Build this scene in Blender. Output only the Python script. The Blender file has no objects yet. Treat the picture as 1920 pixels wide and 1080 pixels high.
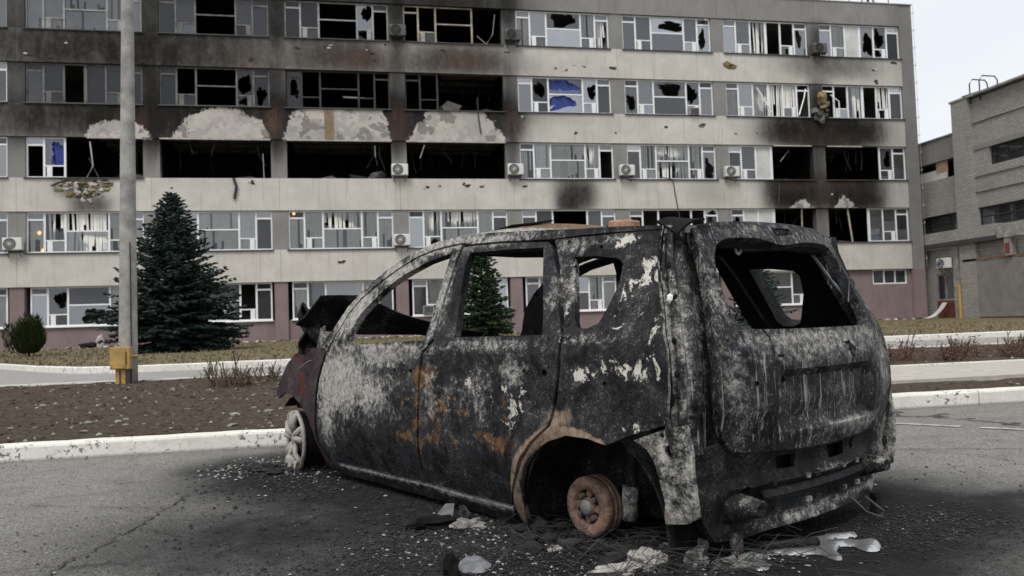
import bpy, bmesh, math, random
import numpy as np
from mathutils import Vector, Matrix, noise as mnoise
from mathutils.geometry import delaunay_2d_cdt

SC = bpy.context.scene
COL = SC.collection
PI = math.pi
rad = math.radians

# ------------------------------------------------------------------ camera
cam_d = bpy.data.cameras.new('camera')
cam_d.sensor_width = 36.0
cam_d.lens = 28.125
cam_d.clip_start = 0.05
cam_d.clip_end = 2000
cam = bpy.data.objects.new('camera', cam_d)
COL.objects.link(cam)
CR = (0.98089, -0.19177, -0.03279); CU = (0.02348, -0.05062, 0.99844); CF = (0.19313, 0.98013, 0.04515)
m4 = Matrix.Identity(4)
for i in range(3):
    m4[i][0] = CR[i]; m4[i][1] = CU[i]; m4[i][2] = -CF[i]
m4[0][3], m4[1][3], m4[2][3] = 0, 0, 0.941
cam.matrix_world = m4
cam_d.dof.use_dof = True
cam_d.dof.focus_distance = 4.3
cam_d.dof.aperture_fstop = 4.5
SC.camera = cam

# ------------------------------------------------------------------ sky and sun (overcast)
world = bpy.data.worlds.new('World'); SC.world = world
world.use_nodes = True
wt = world.node_tree; wt.nodes.clear()
SUN_EL, SUN_AZ = rad(57), rad(213)      # sun behind the camera, a little to the left
w_out = wt.nodes.new('ShaderNodeOutputWorld'); w_bg = wt.nodes.new('ShaderNodeBackground')
w_sky = wt.nodes.new('ShaderNodeTexSky'); w_sky.sky_type = 'NISHITA'; w_sky.sun_disc = False
w_sky.sun_elevation = SUN_EL; w_sky.sun_rotation = SUN_AZ
w_sky.air_density = 1.0; w_sky.dust_density = 4.0
w_tc = wt.nodes.new('ShaderNodeTexCoord')
w_n = wt.nodes.new('ShaderNodeTexNoise'); w_n.inputs['Scale'].default_value = 2.2; w_n.inputs['Detail'].default_value = 6
w_map = wt.nodes.new('ShaderNodeMapping'); w_map.inputs['Scale'].default_value = (1, 1, 2.5)
wt.links.new(w_tc.outputs['Generated'], w_map.inputs['Vector']); wt.links.new(w_map.outputs[0], w_n.inputs['Vector'])
w_r = wt.nodes.new('ShaderNodeValToRGB')
w_r.color_ramp.elements[0].position = 0.3; w_r.color_ramp.elements[0].color = (7.6, 7.95, 8.4, 1)
w_r.color_ramp.elements[1].position = 0.7; w_r.color_ramp.elements[1].color = (9.0, 9.15, 9.3, 1)
wt.links.new(w_n.outputs['Fac'], w_r.inputs['Fac'])
w_mix = wt.nodes.new('ShaderNodeMix'); w_mix.data_type = 'RGBA'; w_mix.inputs[0].default_value = 0.93
wt.links.new(w_sky.outputs[0], w_mix.inputs[6]); wt.links.new(w_r.outputs[0], w_mix.inputs[7])
wt.links.new(w_mix.outputs[2], w_bg.inputs['Color']); w_bg.inputs['Strength'].default_value = 0.105
wt.links.new(w_bg.outputs[0], w_out.inputs['Surface'])

sun_d = bpy.data.lights.new('sun', 'SUN'); sun_d.energy = 2.2; sun_d.angle = rad(24); sun_d.color = (1, 0.965, 0.92)
sun = bpy.data.objects.new('sun', sun_d); COL.objects.link(sun)
sdir = Vector((math.sin(SUN_AZ) * math.cos(SUN_EL), math.cos(SUN_AZ) * math.cos(SUN_EL), math.sin(SUN_EL)))
sun.rotation_euler = sdir.to_track_quat('Z', 'Y').to_euler()
sun.location = (-10, -20, 40)
SC.view_settings.view_transform = 'Standard'; SC.view_settings.look = 'None'
SC.view_settings.exposure = 0.17; SC.view_settings.gamma = 1.0
SC.view_settings.use_curve_mapping = False
SC.render.engine = 'CYCLES'
SC.cycles.max_bounces = 6; SC.cycles.transparent_max_bounces = 12; SC.cycles.caustics_reflective = False; SC.cycles.caustics_refractive = False

# ------------------------------------------------------------------ node helpers
def new_mat(name):
    m = bpy.data.materials.new(name); m.use_nodes = True
    nt = m.node_tree; nt.nodes.clear()
    out = nt.nodes.new('ShaderNodeOutputMaterial'); b = nt.nodes.new('ShaderNodeBsdfPrincipled')
    nt.links.new(b.outputs[0], out.inputs[0])
    return m, nt, b
def put(nt, sock, v):
    if isinstance(v, bpy.types.NodeSocket): nt.links.new(v, sock)
    elif isinstance(v, tuple) and len(v) == 3 and len(sock.default_value) == 4: sock.default_value = v + (1,)
    else: sock.default_value = v
def M(nt, op, a, b=0.0, clamp=False):
    n = nt.nodes.new('ShaderNodeMath'); n.operation = op; n.use_clamp = clamp
    put(nt, n.inputs[0], a); put(nt, n.inputs[1], b); return n.outputs[0]
def MIX(nt, f, a, b, blend='MIX'):
    n = nt.nodes.new('ShaderNodeMix'); n.data_type = 'RGBA'; n.blend_type = blend; n.clamp_factor = True
    put(nt, n.inputs[0], f); put(nt, n.inputs[6], a); put(nt, n.inputs[7], b); return n.outputs[2]
def POS(nt, obj=False, scale=None):
    if obj: s = nt.nodes.new('ShaderNodeTexCoord').outputs['Object']
    else: s = nt.nodes.new('ShaderNodeNewGeometry').outputs['Position']
    if scale:
        mp = nt.nodes.new('ShaderNodeMapping'); mp.inputs['Scale'].default_value = scale
        nt.links.new(s, mp.inputs['Vector']); s = mp.outputs[0]
    return s
def NOISE(nt, vec, scale, detail=5, rough=0.6, dist=0.0):
    n = nt.nodes.new('ShaderNodeTexNoise')
    nt.links.new(vec, n.inputs['Vector']); n.inputs['Scale'].default_value = scale
    n.inputs['Detail'].default_value = detail; n.inputs['Roughness'].default_value = rough; n.inputs['Distortion'].default_value = dist
    return n.outputs['Fac']
def VOR(nt, vec, scale, feature='F1', out='Distance'):
    n = nt.nodes.new('ShaderNodeTexVoronoi'); n.feature = feature
    nt.links.new(vec, n.inputs['Vector']); n.inputs['Scale'].default_value = scale
    return n.outputs[out]
def STEP(nt, v, lo, hi):
    n = nt.nodes.new('ShaderNodeMapRange'); n.interpolation_type = 'SMOOTHSTEP'
    put(nt, n.inputs[0], v); n.inputs[1].default_value = lo; n.inputs[2].default_value = hi
    return n.outputs[0]
def RAMP(nt, f, stops):
    n = nt.nodes.new('ShaderNodeValToRGB'); put(nt, n.inputs[0], f)
    e = n.color_ramp.elements
    while len(e) < len(stops): e.new(0.5)
    for k, (p, c) in enumerate(stops):
        e[k].position = p; e[k].color = tuple(c) + (1,)
    return n.outputs[0]
def BUMP(nt, b, h, strength=0.4, dist=0.02):
    n = nt.nodes.new('ShaderNodeBump'); n.inputs['Strength'].default_value = strength; n.inputs['Distance'].default_value = dist
    put(nt, n.inputs['Height'], h); nt.links.new(n.outputs[0], b.inputs['Normal'])
def ATTR(nt, name):
    n = nt.nodes.new('ShaderNodeAttribute'); n.attribute_name = name
    s = nt.nodes.new('ShaderNodeSeparateColor'); nt.links.new(n.outputs['Color'], s.inputs[0])
    return s.outputs[0], s.outputs[1], s.outputs[2], n.outputs['Alpha']
def RISL(nt):
    return nt.nodes.new('ShaderNodeNewGeometry').outputs['Random Per Island']

def simple(name, c, rough=0.8, var=0.25, scale=8.0, metal=0.0, obj=True, bump=0.0, spec=None, c2=None):
    m, nt, b = new_mat(name)
    p = POS(nt, obj)
    n = NOISE(nt, p, scale, 6, 0.65)
    lo = tuple(x * (1 - var) for x in c); hi = c2 or tuple(min(1, x * (1 + var)) for x in c)
    put(nt, b.inputs['Base Color'], RAMP(nt, n, [(0.3, lo), (0.7, hi)]))
    b.inputs['Roughness'].default_value = rough; b.inputs['Metallic'].default_value = metal
    if spec is not None: b.inputs['Specular IOR Level'].default_value = spec
    if bump: BUMP(nt, b, NOISE(nt, p, scale * 4, 5, 0.6), bump, 0.01)
    return m

# ------------------------------------------------------------------ mesh helpers
class MB:
    def __init__(s): s.v = []; s.f = []; s.mi = []
    def add(s, vs, fs, mi=0):
        o = len(s.v); s.v += [tuple(v) for v in vs]; s.f += [tuple(i + o for i in f) for f in fs]; s.mi += [mi] * len(fs)
    def box(s, x0, x1, y0, y1, z0, z1, mi=0, rot=None, c=None):
        vs = [(x, y, z) for x in (x0, x1) for y in (y0, y1) for z in (z0, z1)]
        if rot is not None:
            cc = Vector(c if c else ((x0 + x1) / 2, (y0 + y1) / 2, (z0 + z1) / 2))
            vs = [tuple(cc + rot @ (Vector(v) - cc)) for v in vs]
        s.add(vs, [(0, 1, 3, 2), (4, 6, 7, 5), (0, 4, 5, 1), (2, 3, 7, 6), (0, 2, 6, 4), (1, 5, 7, 3)], mi)
    def tube(s, pts, r, n=6, mi=0, cap=True):
        pts = [Vector(p) for p in pts]; rs = r if isinstance(r, (list, tuple)) else [r] * len(pts)
        ring = []; o = len(s.v)
        for i, p in enumerate(pts):
            t = (pts[min(i + 1, len(pts) - 1)] - pts[max(i - 1, 0)])
            if t.length < 1e-9: t = Vector((0, 0, 1))
            t.normalize(); a = Vector((0, 0, 1)) if abs(t.z) < 0.9 else Vector((1, 0, 0))
            u = t.cross(a).normalized(); w = t.cross(u)
            for k in range(n):
                an = 2 * PI * k / n
                s.v.append(tuple(p + (u * math.cos(an) + w * math.sin(an)) * rs[i]))
        for i in range(len(pts) - 1):
            for k in range(n):
                s.f.append((o + i * n + k, o + (i + 1) * n + k, o + (i + 1) * n + (k + 1) % n, o + i * n + (k + 1) % n)); s.mi.append(mi)
        if cap:
            s.f.append(tuple(o + k for k in range(n))); s.mi.append(mi)
            e = o + (len(pts) - 1) * n
            s.f.append(tuple(e + n - 1 - k for k in range(n))); s.mi.append(mi)
    def lathe(s, prof, c, axis='y', n=24, mi=0):
        # prof: list of (r, h) along the axis
        o = len(s.v)
        for r, h in prof:
            for k in range(n):
                a = 2 * PI * k / n; p, q = r * math.cos(a), r * math.sin(a)
                if axis == 'y': s.v.append((c[0] + p, c[1] + h, c[2] + q))
                elif axis == 'x': s.v.append((c[0] + h, c[1] + p, c[2] + q))
                else: s.v.append((c[0] + p, c[1] + q, c[2] + h))
        for i in range(len(prof) - 1):
            for k in range(n):
                s.f.append((o + i * n + k, o + i * n + (k + 1) % n, o + (i + 1) * n + (k + 1) % n, o + (i + 1) * n + k)); s.mi.append(mi)
    def grid(s, fn, nu, nv, mi=0, flip=False):
        o = len(s.v)
        for i in range(nu + 1):
            for j in range(nv + 1): s.v.append(tuple(fn(i / nu, j / nv)))
        for i in range(nu):
            for j in range(nv):
                a = o + i * (nv + 1) + j; q = (a, a + nv + 1, a + nv + 2, a + 1)
                s.f.append(q[::-1] if flip else q); s.mi.append(mi)
    def blob(s, c, r, rng, jag=0.35, sz=(1, 1, 1), mi=0, sub=1):
        bm = bmesh.new(); bmesh.ops.create_icosphere(bm, subdivisions=sub, radius=1)
        vs = []
        ph = rng.random() * 100
        for v in bm.verts:
            k = 1 + jag * mnoise.noise(v.co * 1.6 + Vector((ph, ph * 2, 0))) * 2
            vs.append((c[0] + v.co.x * r * k * sz[0], c[1] + v.co.y * r * k * sz[1], c[2] + v.co.z * r * k * sz[2]))
        bm.verts.index_update()
        s.add(vs, [[v.index for v in f.verts] for f in bm.faces], mi); bm.free()
    def build(s, name, mats, parent=None, smooth=False, world=True, origin=None):
        off = Vector((0, 0, 0))
        if parent is not None and world: off = ABS.get(parent.name, Vector((0, 0, 0)))
        if origin is not None: off = Vector(origin)
        me = bpy.data.meshes.new(name)
        me.from_pydata([(v[0] - off.x, v[1] - off.y, v[2] - off.z) for v in s.v], [], s.f)
        mats = mats if isinstance(mats, (list, tuple)) else [mats]
        for m in mats: me.materials.append(m)
        me.polygons.foreach_set('material_index', s.mi)
        if smooth: me.polygons.foreach_set('use_smooth', [True] * len(me.polygons))
        me.update()
        o = bpy.data.objects.new(name, me); COL.objects.link(o)
        if origin is not None: o.location = origin
        if parent is not None:
            o.parent = parent
            ABS[o.name] = ABS.get(parent.name, Vector((0, 0, 0)))
        else: ABS[o.name] = Vector(origin) if origin is not None else Vector((0, 0, 0))
        return o
ABS = {}
def thing(name, label, cat, loc=(0, 0, 0), rz=0.0, group=None):
    o = bpy.data.objects.new(name, None); COL.objects.link(o); o.location = loc; o.rotation_euler = (0, 0, rz)
    o.empty_display_size = 0.2
    o['label'] = label; o['category'] = cat
    if group: o['group'] = group
    ABS[o.name] = Vector(loc)
    return o
def tag(o, label, cat, group=None):
    o['label'] = label; o['category'] = cat
    if group: o['group'] = group
    return o
def kind(o, k='structure'):
    o['kind'] = k; return o
def dup(root, loc, rz=None, label=None):
    r = root.copy(); COL.objects.link(r); r.location = loc
    if rz is not None: r.rotation_euler = (0, 0, rz)
    if label: r['label'] = label
    for ch in list(root.children):
        c = ch.copy(); COL.objects.link(c); c.parent = r
        for g in ch.children:
            d = g.copy(); COL.objects.link(d); d.parent = c
    return r
def pip(p, poly):
    x, y = p; c = False; j = len(poly) - 1
    for i in range(len(poly)):
        xi, yi = poly[i]; xj, yj = poly[j]
        if (yi > y) != (yj > y) and x < (xj - xi) * (y - yi) / (yj - yi + 1e-12) + xi: c = not c
        j = i
    return c
def sdist(p, poly):
    best = 1e9; n = len(poly)
    for i in range(n):
        ax, ay = poly[i]; bx, by = poly[(i + 1) % n]
        dx, dy = bx - ax, by - ay; L = dx * dx + dy * dy
        t = 0 if L == 0 else max(0, min(1, ((p[0] - ax) * dx + (p[1] - ay) * dy) / L))
        best = min(best, math.hypot(p[0] - ax - t * dx, p[1] - ay - t * dy))
    return best if pip(p, poly) else -best
def densify(poly, sp):
    out = []
    for i in range(len(poly)):
        a = poly[i]; b = poly[(i + 1) % len(poly)]
        n = max(1, int(math.hypot(b[0] - a[0], b[1] - a[1]) / sp))
        for k in range(n): out.append((a[0] + (b[0] - a[0]) * k / n, a[1] + (b[1] - a[1]) * k / n))
    return out
def chaikin(poly, it=1):
    for _ in range(it):
        o = []
        for i in range(len(poly)):
            a = poly[i]; b = poly[(i + 1) % len(poly)]
            o += [(a[0] * .75 + b[0] * .25, a[1] * .75 + b[1] * .25), (a[0] * .25 + b[0] * .75, a[1] * .25 + b[1] * .75)]
        poly = o
    return poly
def area(poly):
    return 0.5 * sum(poly[i][0] * poly[(i + 1) % len(poly)][1] - poly[(i + 1) % len(poly)][0] * poly[i][1] for i in range(len(poly)))
def inset(poly, d):
    if area(poly) < 0: poly = poly[::-1]
    n = len(poly); out = []
    for i in range(n):
        p, c, q = poly[i - 1], poly[i], poly[(i + 1) % n]
        e1 = Vector((c[0] - p[0], c[1] - p[1])); e2 = Vector((q[0] - c[0], q[1] - c[1]))
        if e1.length < 1e-6 or e2.length < 1e-6: out.append(c); continue
        e1.normalize(); e2.normalize()
        nn = Vector((-e1.y - e2.y, e1.x + e2.x))
        if nn.length < 1e-4: out.append(c); continue
        nn.normalize(); out.append((c[0] + nn.x * d, c[1] + nn.y * d))
    return out
def cdt(outer, holes=(), sp=0.035, inner=True, seed=0):
    """clean triangulation of a 2-D outline with holes -> points, triangles (counter-clockwise)"""
    if sp: outer = densify(outer, sp); holes = [densify(h, sp) for h in holes]
    pts = list(outer); edges = [(i, (i + 1) % len(outer)) for i in range(len(outer))]
    for h in holes:
        o = len(pts); pts += h; edges += [(o + i, o + (i + 1) % len(h)) for i in range(len(h))]
    if inner and sp:
        xs = [p[0] for p in outer]; ys = [p[1] for p in outer]
        y = min(ys) + sp / 2; r = 0
        while y < max(ys):
            x = min(xs) + (sp / 2 if r % 2 else 0)
            while x < max(xs):
                if sdist((x, y), outer) > sp * 0.45 and all(sdist((x, y), h) < -sp * 0.45 for h in holes): pts.append((x, y))
                x += sp
            y += sp * 0.87; r += 1
    v, e, f, _, _, _ = delaunay_2d_cdt([Vector(p) for p in pts], edges, [], 0, 1e-5)
    v = [(a.x, a.y) for a in v]; tri = []
    for t in f:
        c = (sum(v[i][0] for i in t) / 3, sum(v[i][1] for i in t) / 3)
        if pip(c, outer) and not any(pip(c, h) for h in holes):
            t = list(t)
            if (v[t[1]][0] - v[t[0]][0]) * (v[t[2]][1] - v[t[0]][1]) - (v[t[2]][0] - v[t[0]][0]) * (v[t[1]][1] - v[t[0]][1]) < 0: t.reverse()
            tri.append(t)
    return v, tri
def set_attr(o, name, cols):
    a = o.data.color_attributes.new(name, 'FLOAT_COLOR', 'POINT')
    a.data.foreach_set('color', np.array(cols, dtype=np.float32).ravel())
def solidify(o, t, off=-1.0, mo=0, rim=0):
    s = o.modifiers.new('thickness', 'SOLIDIFY'); s.thickness = t; s.offset = off; s.material_offset = mo; s.material_offset_rim = rim
    s.use_even_offset = False
    if o.data.polygons and o.data.polygons[0].use_smooth:
        e = o.modifiers.new('crisp', 'EDGE_SPLIT'); e.split_angle = rad(38)
    return o
def sstep(a, b, x):
    t = max(0.0, min(1.0, (x - a) / (b - a))); return t * t * (3 - 2 * t)

# ================================================================== materials of the place
def facade_mat(name, base, rough=0.92, panel=False):
    m, nt, b = new_mat(name)
    p = POS(nt)
    R, G, B, A = ATTR(nt, 'wear')
    n1 = NOISE(nt, p, 0.9, 7, 0.62, 0.4); n2 = NOISE(nt, p, 5.0, 6, 0.65); n3 = NOISE(nt, p, 30, 4, 0.6)
    st = NOISE(nt, POS(nt, False, (3.5, 3.5, 0.22)), 1.6, 5, 0.7)
    c = MIX(nt, STEP(nt, n1, 0.3, 0.75), tuple(x * 0.86 for x in base), tuple(min(1, x * 1.05) for x in base))
    c = MIX(nt, M(nt, 'MULTIPLY', STEP(nt, st, 0.5, 0.75), 0.42), c, tuple(x * 0.5 for x in base))
    c = MIX(nt, M(nt, 'MULTIPLY', STEP(nt, n3, 0.62, 0.72), 0.25), c, tuple(x * 0.55 for x in base))
    # soot and scorch: stains with a shape of their own, broken up by noise
    sv = NOISE(nt, POS(nt, False, (1.0, 1.0, 0.28)), 1.7, 7, 0.7, 0.5)
    f = M(nt, 'MULTIPLY', R, M(nt, 'ADD', M(nt, 'MULTIPLY', n1, 0.55), M(nt, 'ADD', M(nt, 'MULTIPLY', n2, 0.5), M(nt, 'MULTIPLY', sv, .95))), True)
    f = M(nt, 'SUBTRACT', 1.0, M(nt, 'POWER', M(nt, 'SUBTRACT', 1.0, f), 2.3))
    c = MIX(nt, f, c, (0.012, 0.0115, 0.011))
    g = M(nt, 'MULTIPLY', G, M(nt, 'ADD', M(nt, 'MULTIPLY', n2, 1.5), -0.12), True)
    c = MIX(nt, g, c, RAMP(nt, n1, [(0.3, (0.035, 0.02, 0.016)), (0.7, (0.13, 0.085, 0.066))]))
    # bare plaster where the burnt paint has fallen off
    pe = M(nt, 'ADD', B, M(nt, 'MULTIPLY', M(nt, 'ADD', NOISE(nt, p, 4.6, 9, 0.74, 0.35), -0.5), 1.6))
    pm = STEP(nt, pe, 0.49, 0.54)
    pn = NOISE(nt, p, 1.5, 7, 0.62, 0.4)
    pc = RAMP(nt, pn, [(0.30, (0.30, 0.29, 0.28)), (0.42, (0.39, 0.37, 0.35)), (0.54, (0.45, 0.415, 0.385)), (0.72, (0.50, 0.445, 0.41))])
    pc = MIX(nt, STEP(nt, NOISE(nt, p, 9, 6, 0.7), 0.62, 0.68), pc, (0.09, 0.085, 0.08))
    dn = nt.nodes.new('ShaderNodeTexNoise'); nt.links.new(p, dn.inputs['Vector']); dn.inputs['Scale'].default_value = 2.5; dn.inputs['Detail'].default_value = 8
    ds = nt.nodes.new('ShaderNodeVectorMath'); ds.operation = 'SCALE'; nt.links.new(dn.outputs['Color'], ds.inputs[0]); ds.inputs[3].default_value = 1.6
    da = nt.nodes.new('ShaderNodeVectorMath'); da.operation = 'ADD'; nt.links.new(p, da.inputs[0]); nt.links.new(ds.outputs[0], da.inputs[1])
    vs_ = nt.nodes.new('ShaderNodeSeparateColor'); nt.links.new(VOR(nt, da.outputs[0], 1.5, 'F1', 'Color'), vs_.inputs[0])
    pc = MIX(nt, M(nt, 'MULTIPLY', STEP(nt, vs_.outputs[0], .45, .60), .55), pc, (.27, .265, .255))
    pc = MIX(nt, M(nt, 'MULTIPLY', STEP(nt, vs_.outputs[1], .84, .86), .6), pc, (.07, .066, .062))
    c = MIX(nt, pm, c, pc)
    put(nt, b.inputs['Base Color'], c); b.inputs['Roughness'].default_value = rough; b.inputs['Specular IOR Level'].default_value = 0.15
    BUMP(nt, b, M(nt, 'ADD', M(nt, 'MULTIPLY', n3, 0.5), M(nt, 'MULTIPLY', pm, -0.8)), 0.5, 0.02)
    return m
MAT = {}
MAT['cream'] = facade_mat('cream_plaster', (0.535, 0.515, 0.475))
MAT['grey'] = facade_mat('grey_plaster', (0.235, 0.23, 0.222))
MAT['pink'] = facade_mat('mauve_paint', (0.228, 0.174, 0.177))
MAT['white'] = simple('white_plastic', (0.72, 0.73, 0.74), 0.45, 0.08, 3, obj=False)
MAT['sooty_frame'] = simple('sooty_frame', (0.10, 0.10, 0.097), 0.7, 0.55, 3, obj=False)
MAT['grey_frame'] = simple('grey_frame', (0.25, 0.25, 0.245), 0.7, 0.4, 2, obj=False)
MAT['black_frame'] = simple('charred_frame', (0.03, 0.029, 0.028), 0.8, 0.6, 3, obj=False)
MAT['tan_frame'] = simple('scorched_frame', (0.30, 0.265, 0.22), 0.7, 0.55, 1.8, obj=False)
MAT['sill'] = simple('dark_metal_sill', (0.045, 0.045, 0.045), 0.6, 0.4, 3, obj=False)
MAT['char'] = simple('char_black', (0.016, 0.0155, 0.015), 0.95, 0.9, 1.6, obj=False, spec=0.1)
MAT['room'] = simple('room_wall', (0.20, 0.195, 0.185), 0.9, 0.25, 0.5, obj=False)
MAT['blind'] = simple('pale_blind_fabric', (0.80, 0.79, 0.75), 0.85, 0.12, 2, obj=False)
MAT['greyblind'] = simple('grey_blind_fabric', (0.42, 0.42, 0.42), 0.85, 0.2, 1.2, obj=False)
MAT['blue'] = simple('blue_film', (0.014, 0.035, 0.22), 0.5, 0.4, 2, obj=False)
MAT['teal'] = simple('teal_board', (0.06, 0.16, 0.15), 0.6, 0.2, 2, obj=False)
MAT['panel'] = simple('white_panel', (0.5, 0.5, 0.48), 0.7, 0.2, 1.2, obj=False)
MAT['film'] = simple('frosted_film', (0.50, 0.50, 0.49), 0.6, 0.15, 1.5, obj=False)
MAT['concrete'] = simple('pole_concrete', (0.265, 0.258, 0.24), 0.9, 0.45, 3.2, bump=0.35, obj=False)
MAT['ochre'] = simple('mineral_wool', (0.15, 0.115, 0.045), 0.95, 0.5, 4, obj=False, bump=0.6)
MAT['rubble'] = simple('broken_plaster', (0.38, 0.36, 0.33), 0.95, 0.35, 3, obj=False, bump=0.4)
MAT['dark_metal'] = simple('dark_metal', (0.04, 0.042, 0.045), 0.55, 0.4, 6, metal=0.4)
MAT['galv'] = simple('galvanised_metal', (0.35, 0.36, 0.37), 0.45, 0.2, 6, metal=0.6)
MAT['yellow'] = simple('yellow_paint', (0.37, 0.235, 0.075), 0.75, 0.3, 9, bump=0.3, obj=False)
def glass_mat(name, refl, tint, dust, dustc):
    m = bpy.data.materials.new(name); m.use_nodes = True; nt = m.node_tree; nt.nodes.clear()
    out = nt.nodes.new('ShaderNodeOutputMaterial')
    tr = nt.nodes.new('ShaderNodeBsdfTransparent'); tr.inputs[0].default_value = tint + (1,)
    gl = nt.nodes.new('ShaderNodeBsdfGlossy'); gl.inputs['Roughness'].default_value = 0.04
    gl.inputs['Color'].default_value = (0.90, 0.93, 0.97, 1)
    df = nt.nodes.new('ShaderNodeBsdfDiffuse'); df.inputs[0].default_value = dustc + (1,)
    fr = nt.nodes.new('ShaderNodeFresnel'); fr.inputs[0].default_value = 1.5
    p = POS(nt)
    rnd = nt.nodes.new('ShaderNodeObjectInfo').outputs['Random']; rnd = M(nt, 'MULTIPLY', rnd, rnd)
    m1 = nt.nodes.new('ShaderNodeMixShader')
    put(nt, m1.inputs[0], M(nt, 'ADD', M(nt, 'MULTIPLY', fr.outputs[0], 1.2), M(nt, 'MULTIPLY', rnd, refl), True))
    nt.links.new(tr.outputs[0], m1.inputs[1]); nt.links.new(gl.outputs[0], m1.inputs[2])
    m2 = nt.nodes.new('ShaderNodeMixShader')
    put(nt, m2.inputs[0], M(nt, 'MULTIPLY', M(nt, 'ADD', NOISE(nt, p, 0.8, 6, 0.7), -0.12), dust * 1.6, True))
    nt.links.new(m1.outputs[0], m2.inputs[1]); nt.links.new(df.outputs[0], m2.inputs[2])
    nt.links.new(m2.outputs[0], out.inputs[0]); return m
MAT['glass'] = glass_mat('window_glass', 0.42, (0.82, 0.86, 0.88), 0.25, (0.20, 0.205, 0.22))
MAT['clearglass'] = glass_mat('clear_window_glass', 0.10, (0.92, 0.94, 0.95), 0.12, (0.25, 0.25, 0.26))
MAT['sootglass'] = glass_mat('sooty_glass', 0.03, (0.25, 0.25, 0.25), 0.5, (0.045, 0.045, 0.05))

# ================================================================== ground
def ground_mat():
    m, nt, b = new_mat('worn_asphalt')
    p = POS(nt)
    R, G, B, A = ATTR(nt, 'burn')
    big = NOISE(nt, p, 0.7, 6, 0.6, 0.6); mid = NOISE(nt, p, 7, 6, 0.65); fine = NOISE(nt, p, 55, 5, 0.75)
    v = VOR(nt, p, 120); vc = VOR(nt, p, 120, 'F1', 'Color')
    sc = nt.nodes.new('ShaderNodeSeparateColor'); nt.links.new(vc, sc.inputs[0])
    c = RAMP(nt, sc.outputs[0], [(0.0, (0.16, 0.157, 0.150)), (0.45, (0.235, 0.23, 0.218)), (0.8, (0.285, 0.28, 0.265)), (1.0, (0.40, 0.39, 0.37))])
    c = MIX(nt, M(nt, 'MULTIPLY', STEP(nt, v, 0.3, 0.8), .8), c, (0.07, 0.068, 0.065))
    c = MIX(nt, M(nt, 'MULTIPLY', STEP(nt, mid, 0.35, 0.7), 0.5), c, (0.225, 0.22, 0.207))
    c = MIX(nt, M(nt, 'MULTIPLY', STEP(nt, big, 0.45, 0.75), 0.35), c, (0.13, 0.127, 0.12))
    b2 = NOISE(nt, p, 2.4, 9, 0.72, 0.5); b3 = NOISE(nt, p, 24, 5, .7)
    c = MIX(nt, M(nt, 'MULTIPLY', STEP(nt, b2, .47, .68), .6), c, (.125, .122, .115))
    c = MIX(nt, M(nt, 'MULTIPLY', STEP(nt, b3, .56, .70), .55), c, (.09, .088, .083))
    c = MIX(nt, M(nt, 'MULTIPLY', STEP(nt, b3, .30, .40), -1.0) if False else M(nt, 'MULTIPLY', M(nt, 'SUBTRACT', 1.0, STEP(nt, b3, .30, .42)), .5), c, (.33, .325, .305))
    # long faint tyre smears
    sm = NOISE(nt, POS(nt, False, (0.5, 4.0, 1)), 1.3, 5, 0.6, 0.3)
    c = MIX(nt, M(nt, 'MULTIPLY', STEP(nt, sm, 0.55, 0.75), 0.45), c, (0.10, 0.098, 0.094))
    # cracks
    cp = nt.nodes.new('ShaderNodeVectorMath'); cp.operation = 'ADD'
    nz = nt.nodes.new('ShaderNodeTexNoise'); nt.links.new(p, nz.inputs['Vector']); nz.inputs['Scale'].default_value = 3; nz.inputs['Detail'].default_value = 6
    sv = nt.nodes.new('ShaderNodeVectorMath'); sv.operation = 'SCALE'; nt.links.new(nz.outputs['Color'], sv.inputs[0]); sv.inputs[3].default_value = 0.55
    nt.links.new(p, cp.inputs[0]); nt.links.new(sv.outputs[0], cp.inputs[1])
    ce = VOR(nt, cp.outputs[0], 0.42, 'DISTANCE_TO_EDGE')
    crack = M(nt, 'MULTIPLY', M(nt, 'SUBTRACT', 1.0, STEP(nt, ce, 0.002, 0.014)), STEP(nt, big, 0.46, 0.6))
    c = MIX(nt, M(nt, 'MULTIPLY', crack, 0.8), c, (0.018, 0.017, 0.016))
    # soot of the fire
    f = M(nt, 'MULTIPLY', R, M(nt, 'ADD', M(nt, 'MULTIPLY', mid, 0.8), M(nt, 'ADD', M(nt, 'MULTIPLY', b2, 0.7), M(nt, 'MULTIPLY', b3, 0.35))), True)
    f = M(nt, 'SUBTRACT', 1.0, M(nt, 'POWER', M(nt, 'SUBTRACT', 1.0, f), 2.6))
    c = MIX(nt, f, c, MIX(nt, fine, (0.007, 0.007, 0.008), (0.024, 0.024, 0.026)))
    # pale ash dusting
    a = M(nt, 'MULTIPLY', G, STEP(nt, NOISE(nt, p, 16, 8, 0.75), 0.44, 0.66), True)
    c = MIX(nt, M(nt, 'MULTIPLY', a, 0.55), c, MIX(nt, fine, (0.05, 0.05, 0.05), (0.20, 0.196, 0.185)))
    put(nt, b.inputs['Base Color'], c)
    put(nt, b.inputs['Roughness'], 0.92); b.inputs['Specular IOR Level'].default_value = 0.08
    h = M(nt, 'ADD', M(nt, 'MULTIPLY', M(nt, 'SUBTRACT', 1.0, v), 0.35), M(nt, 'ADD', M(nt, 'ADD', M(nt, 'MULTIPLY', mid, 0.8), M(nt, 'MULTIPLY', b3, 1.1)), M(nt, 'MULTIPLY', crack, -1.2)))
    BUMP(nt, b, h, 0.7, 0.012)
    return m
CAR_C = Vector((1.576, 3.627, 0)); CAR_A = 2.072
CFX = Vector((math.cos(CAR_A), math.sin(CAR_A), 0)); CLY = Vector((-math.sin(CAR_A), math.cos(CAR_A), 0))
def w2c(x, y):
    d = Vector((x, y, 0)) - CAR_C; return d.dot(CFX), d.dot(CLY)
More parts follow.
